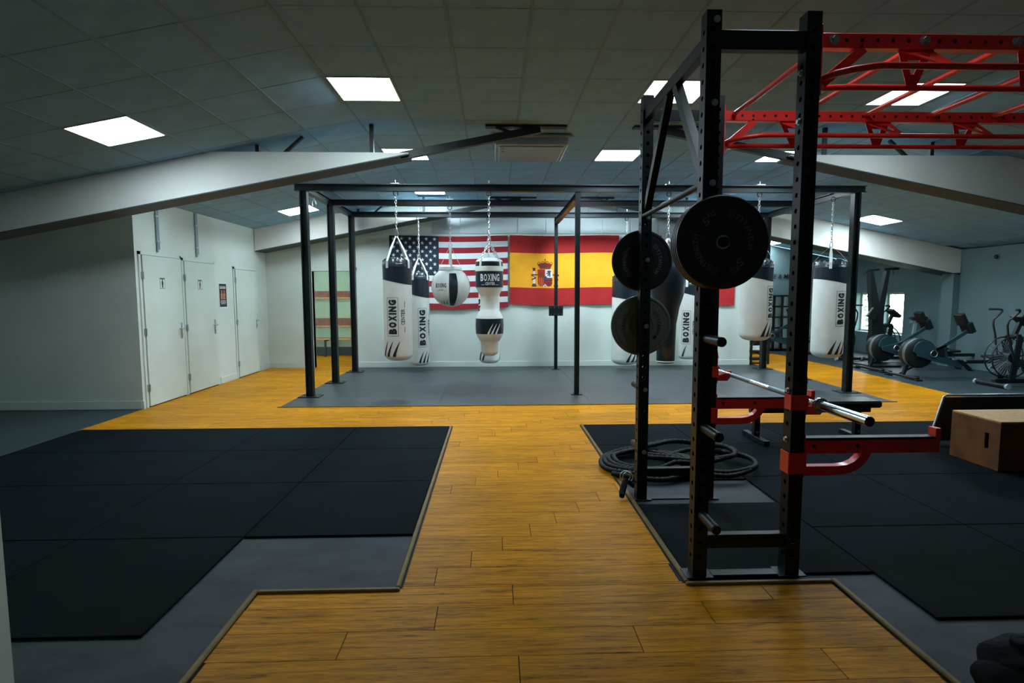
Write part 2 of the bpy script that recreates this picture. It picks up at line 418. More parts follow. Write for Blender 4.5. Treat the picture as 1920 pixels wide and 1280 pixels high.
# ---------------- ceiling
ceil = struct('ceiling', (1.47, 7.0, ZC))
cb = MB()
for (xa, xb) in ((-7.2, XL), (XL, XR), (XR, 10.1)):
    za, zb = zceil(xa) + 0.03, zceil(xb) + 0.03
    cb.prism([(xa, za), (xb, zb), (xb, zb + 0.1), (xa, za + 0.1)], lambda u, v, d: (u, d, v), -3.2, 15.2)
part('ceiling_deck', cb, 'tile', ceil, world=True)
Y0T, DY = 3.965, 0.61
LIGHTS = {('flat', 0, 2), ('flat', 0, 6), ('flat', 0, 10), ('flat', 0, 11), ('flat', 5, 2), ('flat', 5, 6), ('flat', 5, 10), ('flat', 5, -2), ('flat', 9, 2), ('flat', 9, 6), ('flat', 9, 10),
          ('left', 3, 2), ('left', 3, 6), ('left', 3, 10), ('right', 4, 6), ('right', 4, 10), ('right', 4, 17)}
def cell(plane, i, j):
    """centre of a ceiling cell and its tilt about Y"""
    y = Y0T + DY * (j + 0.5)
    if plane == 'flat': return Vector((XL + 0.6 * (i + 0.5), y, ZC)), 0.0
    d = 0.6 * (i + 0.5)
    if plane == 'left': return Vector((XL - d * math.cos(RAKE), y, ZC - d * math.sin(RAKE))), -RAKE
    d += 0.2
    return Vector((XR + d * math.cos(RAKE), y, ZC - d * math.sin(RAKE))), RAKE
cells = []
for plane, n in (('flat', 10), ('left', 9), ('right', 8)):
    for i in range(n):
        for j in range(-7, 18):
            c, r = cell(plane, i, j)
            if (plane, i, j) in LIGHTS: continue
            if plane == 'left' and j > 5 and i > 5: continue
            cells.append((c, r))
def cvis(t):
    c = t[0]; k = c.y - abs(c.x) * 0.9
    return (0 if (c.y > 2.0 and k > -1.2 and (c.z - 1.54) < c.y * 0.64) else 100) + c.length
cells.sort(key=cvis)
tb = MB(); tb.box(-0.291, 0.291, -0.302, 0.302, 0.0, 0.014, 0.003); TILE = tb.mesh('ceiling_tile', 'tile')
restb = MB()
for n, (c, r) in enumerate(cells):
    M = Matrix.Translation(c) @ Matrix.Rotation(r, 4, 'Y')
    if n < 300:
        o = link('ceiling_tile', TILE, ceil); o.location = c - Vector(ceil.location)
        o.rotation_euler = (random.uniform(-.002, .002), r + random.uniform(-.002, .002), 0)
    else: restb.box(-0.291, 0.291, -0.302, 0.302, 0.0, 0.014, 0, M)
part('far_tiles', restb, 'tile', ceil, world=True, kind='stuff')
xf = MB(); xf.box(0.0, 0.19, 0, 18, 0.0, 0.012, 0, Matrix.Translation((XR, -3.0, ZC)) @ Matrix.Rotation(RAKE, 4, 'Y')); part('filler_strip', xf, 'tile', ceil, world=True)
for plane, n in (('flat', 11), ('left', 10), ('right', 9)):
    for i in range(n):
        c, r = cell(plane, i - 0.5, 0)
        if plane == 'left' and i == 0: continue
        bb = MB(); y1 = 11.7 if not (plane == 'left' and i > 5) else 7.55
        if plane == 'right' or (plane == 'flat' and i == 10): y1 = 14.95
        bb.box(-0.011, 0.011, -3.0, y1, -0.004, 0.012, 0, Matrix.Translation((c.x, 0, c.z)) @ Matrix.Rotation(r, 4, 'Y'))
        part('grid_bar', bb, 'tbar', ceil, world=True)
for j in range(-7, 19):
    y = Y0T + DY * j
    for (xa, xb) in ((max(-7.0, -7.0 if y < 7.5 else -4.78), XL), (XL, XR), (XR, 9.75)):
        if y > 11.7 and xa < XR: continue
        bb = MB(); bb.bar((xa, y, zceil(xa) + 0.004), (xb, y, zceil(xb) + 0.004), 0.009, 0.010); part('grid_bar', bb, 'tbar', ceil, world=True)
# recessed light panels
LB = {('flat', 0, 2): 'large lit ceiling panel nearest above the left white beam', ('flat', 0, 6): 'lit ceiling panel crossed by the tip of the left white beam',
      ('flat', 0, 10.45): 'thin lit ceiling panel just under the front beam, above the star spangled flag', ('flat', 5, 2): 'lit ceiling panel seen through the black rack brace',
      ('flat', 5, 6): 'lit ceiling panel just left of the black rack, beside the grey ceiling unit', ('flat', 9, 2): 'lit ceiling panel behind the red monkey bars',
      ('flat', 9, 6): 'lit ceiling panel crossed by the tip of the right white beam', ('left', 3, 2): 'lit ceiling panel on the left slope, leftmost of all',
      ('left', 3, 6): 'lit ceiling panel hidden behind the left white beam', ('left', 3, 10): 'lit ceiling panel beside the left post of the bag frame',
      ('right', 4, 6): 'lit ceiling panel under the right white beam, rightmost of all', ('right', 4, 10): 'lit ceiling panel right of the bag frame post',
      ('flat', 5, 10): 'lit ceiling panel hidden above the middle of the front bag frame beam', ('flat', 9, 10): 'lit ceiling panel hidden above the right part of the front bag frame beam',
      ('flat', 5, -2): 'faint ceiling panel above the rack, beyond the top edge of the picture',
      ('right', 4, 17): 'small lit ceiling panel above the wall lettering'}
fr = MB(); 
for (a, b_, c, d) in ((-0.294, 0.294, -0.303, -0.290), (-0.294, 0.294, 0.290, 0.303), (-0.294, -0.281, -0.290, 0.290), (0.281, 0.294, -0.290, 0.290)): fr.box(a, b_, c, d, -0.006, 0.014)
FRAME = fr.mesh('frame', 'haunch')
df = MB(); df.box(-0.281, 0.281, -0.290, 0.290, -0.003, 0.010); DIFF = df.mesh('diffuser', 'panel_light')
df = MB(); df.box(-0.281, 0.281, -0.290, 0.290, -0.003, 0.010); DIFF2 = df.mesh('diffuser', 'panel_dim')
DIFFS = {}
for nm in ('panel_bright', 'panel_light', 'panel_soft', 'panel_dim', 'panel_faint'):
    df = MB(); df.box(-0.281, 0.281, -0.290, 0.290, -0.003, 0.010); DIFFS[nm] = df.mesh('diffuser', nm)
LEVEL = {('flat', 5, -2): 'panel_faint', ('flat', 0, 2): 'panel_soft', ('left', 3, 2): 'panel_soft', ('flat', 5, 2): 'panel_dim', ('flat', 9, 2): 'panel_dim', ('left', 3, 6): 'panel_dim', ('left', 3, 10): 'panel_dim',
         ('flat', 5, 10): 'panel_bright', ('flat', 0, 10.45): 'panel_bright', ('flat', 9, 10): 'panel_bright'}
for key, lab in LB.items():
    c, r = cell(*key)
    t = thing('ceiling_light', lab, 'ceiling light', c, 0, 'ceiling light panels'); t.rotation_euler = (0, r, 0)
    link('frame', FRAME, t); link('diffuser', DIFFS[LEVEL.get(key, 'panel_light')], t)

# ---------------- walls
def wall(name, polys, d0, d1, axis='y', m='wall', mb=None):
    b = mb or MB()
    fn = (lambda u, v, d: (u, d, v)) if axis == 'y' else (lambda u, v, d: (d, u, v))
    for p in polys: b.prism(p, fn, d0, d1)
    return solo(name, b, m, (0, 0, 0), kind='structure')
far = wall('wall_far', [[(-2.95, 0), (5.57, 0), (5.57, zceil(5.57)), (XR, ZC), (XL, ZC), (-2.95, zceil(-2.95))],
                        [(-3.83, 2.05), (-2.95, 2.05), (-2.95, zceil(-2.95)), (-3.83, zceil(-3.83))],
                        [(-4.9, 0), (-3.83, 0), (-3.83, zceil(-3.83)), (-4.9, zceil(-4.9))]], 11.72, 11.85)
for r in range(2):
    z0 = 2.825 + r * 0.33
    for i in range(11):
        x0 = -1.3 + i * 0.6 + (0.3 if r else 0)
        b = MB(); b.box(x0 + 0.004, x0 + 0.596, 11.702, 11.722, z0 + 0.004, z0 + 0.326, 0.004); part('block', b, 'wall_block', far)
lw = wall('wall_left', [[(7.51, 0), (11.72, 0), (11.72, zceil(-4.78)), (7.51, zceil(-4.78))]], -4.90, -4.78, 'x')
wall('wall_alcove', [[(-7.1, 0), (-4.9, 0), (-4.9, zceil(-4.9)), (-7.1, zceil(-7.1))]], 7.51, 7.63)
wall('wall_outer', [[(-3.1, 0), (7.51, 0), (7.51, zceil(-7)), (-3.1, zceil(-7))]], -7.12, -7.0, 'x', 'wall_grey')
wall('wall_behind', [[(-7.1, 0), (10, 0), (10, zceil(10)), (XR, ZC), (XL, ZC), (-7.1, zceil(-7.1))]], -3.12, -3.0, m='wall_grey')
wall('wall_back', [[(5.45, 0), (10.05, 0), (10.05, zceil(10.05)), (5.45, zceil(5.45))]], 15.0, 15.12, m='wall_shaded')
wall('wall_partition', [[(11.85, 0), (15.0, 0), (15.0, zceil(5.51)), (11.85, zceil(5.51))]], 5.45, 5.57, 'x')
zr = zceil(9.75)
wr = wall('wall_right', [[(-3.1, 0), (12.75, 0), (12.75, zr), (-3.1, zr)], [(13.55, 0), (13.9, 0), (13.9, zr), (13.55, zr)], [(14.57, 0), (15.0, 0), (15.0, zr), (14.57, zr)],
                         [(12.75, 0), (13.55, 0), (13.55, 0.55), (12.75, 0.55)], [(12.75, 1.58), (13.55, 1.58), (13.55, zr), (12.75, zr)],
                         [(13.9, 0), (14.57, 0), (14.57, 0.55), (13.9, 0.55)], [(13.9, 1.58), (14.57, 1.58), (14.57, zr), (13.9, zr)]], 9.75, 10.05, 'x', 'wall_shaded')
b = MB(); b.box(9.60, 9.75, 11.2, 11.5, 0.0, 1.98, 0.004); part('pilaster', b, 'wall_shaded', wr)
for n, (ya, yb) in enumerate(((12.75, 13.55), (13.9, 14.57))):
    w = struct('window_%d' % (n + 1), (9.98, (ya + yb) / 2, 0.55))
    f = MB()
    for (a, b_, c, d) in ((ya, yb, 0.55, 0.60), (ya, yb, 1.53, 1.58), (ya, ya + 0.05, 0.60, 1.53), (yb - 0.05, yb, 0.60, 1.53)): f.box(9.96, 10.0, a, b_, c, d)
    part('window_frame', f, 'haunch', w, world=True)
    pn = MB(); pn.box(9.977, 9.983, ya + 0.05, yb - 0.05, 0.60, 1.53); part('pane', pn, 'glass', w, world=True)
near = MB(); near.box(-2.5, -1.715, 1.55, 1.9, 0.0, zceil(-2.5) - 0.02, 0.004); solo('wall_near', near, 'wall', (-2.1, 1.7, 0), kind='structure')
# baseboards
def bboard(n, x0, x1, y0, y1):
    b = MB(); b.box(x0, x1, y0, y1, 0.006, 0.12, 0.003); solo('baseboard_' + n, b, 'wall_shaded' if n in ('back', 'right') else 'door_paint', ((x0 + x1) / 2, (y0 + y1) / 2, 0), kind='structure')
bboard('far', -2.94, 5.57, 11.702, 11.72); bboard('far_corner', -4.77, -3.9, 11.702, 11.72)
bboard('alcove', -7.0, -4.79, 7.492, 7.51); bboard('left_mid', -4.78, -4.762, 9.62, 10.22); bboard('left_end', -4.78, -4.762, 11.27, 11.70)
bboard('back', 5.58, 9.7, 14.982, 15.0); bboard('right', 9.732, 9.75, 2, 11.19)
bboard('left_corner', -4.79, -4.762, 7.495, 7.535)

# ---------------- doors in the left wall
def wall_door(n, ya, yb, ztop, knob_far=True, sign=True, long_plate=True):
    X = -4.78
    d = struct('door_%d' % n, (X, (ya + yb) / 2, 0))
    f = MB()
    for (a, b_, c, e) in ((ya - 0.045, ya, 0, ztop + 0.045), (yb, yb + 0.03, 0, ztop + 0.045), (ya - 0.045, yb + 0.03, ztop, ztop + 0.045)): f.box(X - 0.002, X + 0.018, a, b_, c, e, 0.002)
    part('door_frame', f, 'door_paint', d, world=True)
    gp = MB(); gp.box(X, X + 0.003, ya, yb, 0.006, ztop); part('door_gap', gp, 'dark_steel', d, world=True)
    lf = MB(); lf.box(X + 0.003, X + 0.030, ya + 0.012, yb - 0.006, 0.022, ztop - 0.006, 0.003); leaf = part('door_leaf', lf, 'door_paint', d, world=True)
    for z in (0.28, 1.05, 1.82):
        h = MB(); h.cyl((X + 0.034, ya + 0.006, z - 0.05), (X + 0.034, ya + 0.006, z + 0.05), 0.010, n=10); h.box(X + 0.018, X + 0.034, ya - 0.02, ya + 0.03, z - 0.045, z + 0.045); part('hinge', h, 'alu', d, smooth=40, world=True)
    hd = MB(); yk = yb - 0.07
    hd.box(X + 0.030, X + 0.037, yk - 0.02, yk + 0.02, 0.90, 1.14, 0.003)
    hd.cyl((X + 0.037, yk, 1.05), (X + 0.085, yk, 1.05), 0.010, n=10); hd.cyl((X + 0.08, yk + 0.01, 1.05), (X + 0.08, yk - 0.12, 1.05), 0.010, n=10)
    hd.cyl((X + 0.037, yk, 0.96), (X + 0.050, yk, 0.96), 0.012, n=10)
    part('door_handle', hd, 'zinc', d, smooth=40, world=True)
    if sign:
        ym = (ya + yb) / 2 - 0.03; z = 1.72
        s = MB(); s.use('poster_paper'); s.box(X + 0.030, X + 0.033, ym - 0.065, ym + 0.065, z - 0.085, z + 0.085)
        s.use('ink')
        for (a, b_, c, e) in ((-.058, .058, .068, .078), (-.058, .058, -.078, -.070), (-.058, -.050, -.078, .078), (.050, .058, -.078, .078), (-.02, .02, -.02, .03), (-.016, -.002, -.062, -.02), (.002, .016, -.062, -.02), (-.045, .045, .056, .066)):
            s.box(X + 0.033, X + 0.0338, ym + a, ym + b_, z + c, z + e)
        s.lathe([(0, 0.0338), (0.014, 0.0338)], 12, (X, ym, z + 0.043), axis='x')
        part('sign', s, 'ink', d, world=True)
    return d
wall_door(1, 7.61, 8.53, 2.10); wall_door(2, 8.62, 9.53, 2.08); wall_door(3, 10.28, 11.17, 2.03, sign=False)
# poster
P = thing('poster', 'small black fight poster taped to the white wall between two doors', 'poster', (-4.78, 9.84, 1.33))
pb = MB(); pb.box(-4.779, -4.776, 9.70, 9.985, 1.325, 1.765); part('paper', pb, 'poster_paper', P, world=True)
pb = MB(); pb.use('poster_black'); pb.box(-4.776, -4.7755, 9.715, 9.97, 1.345, 1.75)
def pp(u, v): return (-4.7752, 9.8425 + u, 1.5475 + v)
pb.use('poster_skin')
for s_ in (-1, 1):
    cx = 0.045 * s_
    pb.face([pp(cx - .035, -.07), pp(cx + .035, -.07), pp(cx + .040, .02), pp(cx + .015, .045), pp(cx - .015, .045), pp(cx - .040, .02)])
    pb.face([pp(cx + .022 * math.cos(k * PI / 5), .066 + .026 * math.sin(k * PI / 5)) for k in range(10)])
pb.use('poster_paper')
put_text(pb, 'BOXING', 0.19, 0.035, lambda u, v: pp(u, v + 0.145), 0.02)
for (w_, z_) in ((.20, .118), (.17, -.10), (.20, -.125), (.15, -.15)):
    for k in range(6): pb.face([pp(-w_ / 2 + w_ * k / 6, z_), pp(-w_ / 2 + w_ * (k + .8) / 6, z_), pp(-w_ / 2 + w_ * (k + .8) / 6, z_ + .011), pp(-w_ / 2 + w_ * k / 6, z_ + .011)])
part('print', pb, 'poster_black', P, world=True)
# conduit drops above the doors
for lab, y in (('thin grey conduit pair running down the wall above the first door', 8.0), ('thin grey conduit pair running down the wall above the second door', 9.03)):
    t = thing('wall_conduit', lab, 'conduit', (-4.78, y, 2.2), 0, 'conduits above the doors')
    for k, (dy, zb) in enumerate(((0.0, 2.16), (0.035, 2.20))):
        b = MB(); b.cyl((-4.763, y + dy, zb), (-4.763, y + dy, 2.855), 0.015, n=10); part('pipe', b, 'grey_metal', t, smooth=40, world=True)
    for z in (2.3, 2.65):
        b = MB(); b.box(-4.782, -4.744, y - 0.02, y + 0.055, z, z + 0.02); part('clip', b, 'zinc', t, world=True)

# ---------------- changing room behind the doorway
wall('wall_changing_back', [[(-6.1, 0), (-2.1, 0), (-2.1, 2.6), (-6.1, 2.6)]], 14.2, 14.3, m='green_wall')
wall('wall_changing_left', [[(11.85, 0), (14.2, 0), (14.2, 2.6), (11.85, 2.6)]], -6.1, -6.0, 'x', 'green_wall')
wall('wall_changing_right', [[(11.85, 0), (14.2, 0), (14.2, 2.6), (11.85, 2.6)]], -2.2, -2.1, 'x', 'wall')
b = MB(); b.box(-6.1, -2.1, 11.85, 14.3, 2.6, 2.7); solo('ceiling_changing', b, 'tile', (-4, 13, 2.6), kind='structure')
t = thing('ceiling_light', 'lit ceiling panel hidden in the changing room behind the open doorway', 'ceiling light', (-4.2, 13.0, 2.59), 0)
link('frame', FRAME, t); link('diffuser', DIFF2, t)
b = MB(); b.box(-6.0, -2.2, 14.185, 14.2, 0.0, 0.22); solo('baseboard_changing', b, 'dark_steel', (-4, 14.19, 0), kind='structure')
for lab, z, h in (('upper dark brown coat board on the green changing room wall', 1.50, 0.15), ('lower dark brown coat board on the green changing room wall', 0.78, 0.18)):
    t = thing('wall_board', lab, 'wall board', (-4.1, 14.18, z), 0, 'boards on the green wall')
    b = MB(); b.box(-5.9, -2.3, 14.16, 14.2, z, z + h, 0.004); part('board', b, 'brown_board', t, world=True)
    b = MB(); b.box(-5.9, -2.3, 14.12, 14.16, z - 0.05, z, 0.004); part('ledge', b, 'bench_wood', t, world=True)
t = thing('changing_bench', 'slim wooden changing bench under the boards on the green wall', 'bench', (-4.1, 13.95, 0))
b = MB(); b.box(-5.9, -2.3, 13.80, 14.14, 0.43, 0.47, 0.004); part('seat', b, 'bench_wood', t, world=True)
for x in (-5.5, -4.25, -3.0):
    b = MB(); b.box(x - 0.02, x + 0.02, 13.83, 13.87, 0.006, 0.43); b.box(x - 0.02, x + 0.02, 13.87, 14.15, 0.39, 0.43); part('leg', b, 'black_steel', t, world=True)
b = MB()
for (x0, x1, z0, z1) in ((-3.91, -3.83, 0, 2.13), (-2.95, -2.89, 0, 2.13), (-3.91, -2.89, 2.05, 2.13)): b.box(x0, x1, 11.705, 11.86, z0, z1, 0.003)
solo('trim_8', b, 'door_paint', (-3.4, 11.8, 0), kind='structure')

# ---------------- roof trusses: white haunches with dark steel ties
def truss(n, y0, y1, xl):
    t = struct('trim_%d' % n, (1.27, y0, 2.4))
    fn = lambda u, v, d: (u, d, v)
    b = MB(); lz = lambda x: 3.165 - 0.193 * (-0.98 - x)
    b.prism([(-0.98, 3.165), (-0.98, 3.177), (-3.21, 3.177), (xl, zceil(xl) - 0.003), (xl, lz(xl))], fn, y0, y1); part('haunch', b, 'haunch', t, world=True)
    b = MB(); rz = lambda x: 3.165 - 0.196 * (x - 3.5)
    b.prism([(3.5, 3.165), (3.5, 3.177), (6.155, 3.177), (9.74, zceil(9.74) - 0.003), (9.74, rz(9.74))], fn, y0, y1); part('haunch', b, 'haunch', t, world=True)
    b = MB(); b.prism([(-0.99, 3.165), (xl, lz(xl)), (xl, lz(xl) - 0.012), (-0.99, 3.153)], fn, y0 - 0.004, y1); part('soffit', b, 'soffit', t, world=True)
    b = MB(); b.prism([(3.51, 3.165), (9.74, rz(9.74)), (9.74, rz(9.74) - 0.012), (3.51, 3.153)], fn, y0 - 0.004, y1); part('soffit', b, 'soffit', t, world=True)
    ym = y0 + 0.08
    for s_, a, c in ((-1, -0.98, 0.55), (1, 3.5, 1.97)):
        b = MB(); b.bar((a - s_ * -0.10, ym, 3.155), (c, ym, 3.47), 0.07, 0.085); part('steel_tie', b, 'dark_steel', t, world=True)
        x0, x1 = (-0.09, 0.86) if s_ < 0 else (1.65, 2.45)
        b = MB(); b.box(x0, x1, ym - 0.05, ym + 0.05, 3.487, 3.508); part('steel_plate', b, 'dark_steel', t, world=True)
        b = MB(); b.bar((x0 + 0.12, ym, 3.49) if s_ < 0 else (x1 - 0.12, ym, 3.49), (0.25 if s_ < 0 else 2.25, ym, 3.42), 0.04, 0.03); part('strut', b, 'dark_steel', t, world=True)
        for x in ((-1.41, -2.72) if s_ < 0 else (3.95, 5.26)):
            b = MB(); b.box(x - 0.022, x + 0.022, ym - 0.02, ym + 0.02, 3.177, zceil(x) - 0.005); part('strut', b, 'dark_steel', t, world=True)
        xa, xb = (-2.42, -2.2) if s_ < 0 else (4.96, 4.74)
        b = MB(); b.bar((xa, ym, 3.18), (xb, ym, 3.37), 0.04, 0.03); part('strut', b, 'dark_steel', t, world=True)
truss(9, 6.5, 6.82, -6.99); truss(10, 11.2, 11.69, -4.77)
# second truss right part stands clear of the far wall end, nothing more to add

# ---------------- wall lettering in the far corner
b = MB(); put_text(b, 'BOXE & MMA', 1.0, 0.125, lambda u, v: (7.87 + u, 14.978, 2.03 + v), 0.022, 0.25)
t = solo('wall_lettering', b, 'ink', (7.87, 14.978, 2.03), label='black slanted painted letters BOXE & MMA high on the far corner wall', cat='lettering')
# ---------------- outside the windows
b = MB(); b.box(10.1, 30, 5, 30, -0.4, -0.3); solo('ground_outside', b, 'earth', (15, 15, -0.3), kind='structure')
b = MB()
for i in range(700):
    a = random.uniform(0, 2 * PI); z = random.uniform(0.1, 2.6); r = (0.4 + 0.55 * math.sin(z / 2.7 * PI)) * math.sqrt(random.random())
    c = Vector((12.8 + r * math.cos(a), 18.7 + r * math.sin(a), z)); d = Vector((random.gauss(0, 1), random.gauss(0, 1), random.gauss(0, 1))).normalized(); e = d.orthogonal().normalized() * 0.06
    b.face([c, c + d * 0.05 + e, c + d * 0.13, c + d * 0.05 - e])
t = thing('bush', 'dark green bush outside the narrow far window', 'bush', (12.8, 18.7, -0.3)); part('foliage', b, 'foliage', t, world=True)
b = MB(); b.cyl((12.8, 18.7, -0.3), (12.8, 18.7, 1.2), 0.07, 0.04, 8); part('stem', b, 'brown_board', t, world=True)

# ================================================================== BAG FRAME
CX0, CX1 = -2.80, 5.53; CYS = (8.33, 9.66, 11.03); CZ0, CZ1 = 3.075, 3.175
frame_t = thing('bag_frame', 'large black steel frame of posts and beams carrying the punching bags', 'bag frame', (1.3, 9.6, 0.006))
def ibeam(b, p0, p1, w=0.10, h=0.10, t=0.012):
    p0 = Vector(p0); p1 = Vector(p1)
    for dz in (-h / 2 + t / 2, h / 2 - t / 2): b.bar(p0 + Vector((0, 0, dz)), p1 + Vector((0, 0, dz)), w, t)
    b.bar(p0, p1, 0.03, h - 2 * t)
zc = (CZ0 + CZ1) / 2
for k, y in enumerate(CYS):
    b = MB(); ov = 0.13 if k == 0 else 0.06; ibeam(b, (CX0 - ov, y, zc), (CX1 + ov, y, zc)); part('beam', b, 'black_steel', frame_t, world=True)
for x in (CX0, CX1):
    for a, c in ((0, 1), (1, 2)):
        b = MB(); ibeam(b, (x, CYS[a] + 0.052, zc), (x, CYS[c] - 0.052, zc)); part('side_beam', b, 'black_steel', frame_t, world=True)
for x in (CX0, CX1):
    for y in CYS:
        b = MB()
        for dx in (-0.045, 0.045): b.box(x + dx - 0.007, x + dx + 0.007, y - 0.05, y + 0.05, 0.018, CZ0)
        b.box(x - 0.038, x + 0.038, y - 0.016, y + 0.016, 0.018, CZ0); post = part('post', b, 'black_steel', frame_t, world=True)
        b = MB(); b.box(x - 0.16, x + 0.16, y - 0.12, y + 0.12, 0.006, 0.018, 0.002); pl = part('base_plate', b, 'black_steel', frame_t, world=True)
        for dx in (-0.12, 0.12):
            for dy in (-0.08, 0.08):
                b = MB(); b.cyl((x + dx, y + dy, 0.018), (x + dx, y + dy, 0.034), 0.012, n=6); o = part('bolt', b, 'zinc', pl); o.data.transform(Matrix.Translation(-Vector(frame_t.location)))
MX = 1.265
for y, w, zt in ((8.33, 0.072, 2.97), (11.2, 0.066, 3.17)):
    b = MB(); b.box(MX - w / 2, MX + w / 2, y - w / 2, y + w / 2, 0.016, zt if y > 9 else CZ0, 0.003); part('middle_post', b, 'black_steel', frame_t, world=True)
    b = MB(); b.box(MX - 0.085, MX + 0.085, y - 0.06, y + 0.06, 0.006, 0.016); part('base_plate', b, 'black_steel', frame_t, world=True)
b = MB(); ibeam(b, (MX, 8.37, 3.01), (MX, 11.165, 3.01), 0.09, 0.09); part('middle_beam', b, 'black_steel', frame_t, world=True)
b = MB(); b.box(1.115, 1.405, 11.14, 11.165, 1.115, 1.315, 0.004)
pl = part('mounting_plate', b, 'black_steel', frame_t, world=True)
for dx in (-0.11, -0.04, 0.05, 0.11):
    for z in (1.15, 1.28):
        b = MB(); b.cyl((MX + dx, 11.132, z), (MX + dx, 11.14, z), 0.008, n=8); o = part('bolt', b, 'zinc', pl); o.data.transform(Matrix.Translation(-Vector(frame_t.location)))

# ================================================================== CHAINS AND BAGS
def chain(b, x, y, z0, z1, pitch=0.042, r=0.0052, wid=0.014):
    n = max(1, round((z1 - z0) / pitch)); pitch = (z1 - z0) / n
    for i in range(n):
        zc_ = z0 + (i + 0.5) * pitch; L = pitch * 0.5 + 0.006; pts = []
        for k in range(10):
            t = 2 * PI * k / 10; u = wid * math.cos(t); v = L * math.sin(t)
            pts.append((x + u, y, zc_ + v) if i % 2 == 0 else (x, y + u, zc_ + v))
        b.tube(pts, r, 5, closed=True)
def chain_line(b, p0, p1, pitch=0.04, r=0.005, wid=0.013):
    p0 = Vector(p0); p1 = Vector(p1); L = (p1 - p0).length; tb_ = MB(); chain(tb_, 0, 0, 0, L, pitch, r, wid)
    q = Vector((0, 0, 1)).rotation_difference((p1 - p0).normalized()); M = Matrix.Translation(p0) @ q.to_matrix().to_4x4()
    vm = {v: b.bm.verts.new(M @ v.co) for v in tb_.bm.verts}
    for f in tb_.bm.faces: nf = b.bm.faces.new([vm[v] for v in f.verts]); nf.material_index = b.mi
    tb_.bm.free()
def hanger(t, z_ring, z_top):
    """ring, chain and clamp above a bag; local coordinates of the bag"""
    b = MB(); pts = [(0.026 * math.cos(k * PI / 6), 0, z_ring + 0.045 + 0.05 * math.sin(k * PI / 6)) for k in range(12)]; b.tube(pts, 0.007, 6, closed=True)
    part('carabiner', b, 'zinc', t, smooth=60)
    b = MB(); chain(b, 0, 0, z_ring + 0.09, z_top - 0.05); part('chain', b, 'zinc', t, smooth=60)
    b = MB(); b.tube([(0.035 * math.cos(k * PI / 6), 0, z_top - 0.028 + 0.035 * math.sin(k * PI / 6)) for k in range(12)], 0.007, 6, closed=True)
    part('hook', b, 'black_steel', t, smooth=60)
    b = MB(); b.box(-0.06, 0.06, -0.055, 0.055, z_top + 0.103, z_top + 0.113); b.cyl((0, 0, z_top + 0.113), (0, 0, z_top + 0.165), 0.008, n=8)
    part('clamp', b, 'zinc', t)
CAP = 0.14
def put_word(mb, word, w, h, fn, fat=0.0, offset=0.03, cuts=2, cut_axis=1):
    """condensed block letters, one per cell; fat grows every letter about its own centre"""
    wd = [0.42 if c == 'I' else 1.0 for c in word]; tot = sum(wd); x = -w / 2
    for c, q in zip(word, wd):
        cw = w * q / tot; cx = x + cw / 2; x += cw; lw = cw * (0.86 if c != 'I' else 0.66)
        put_text(mb, c, lw + fat, h + fat, lambda u, v, cx=cx: fn(cx + u, v), offset, cuts=cuts, cut_axis=cut_axis)
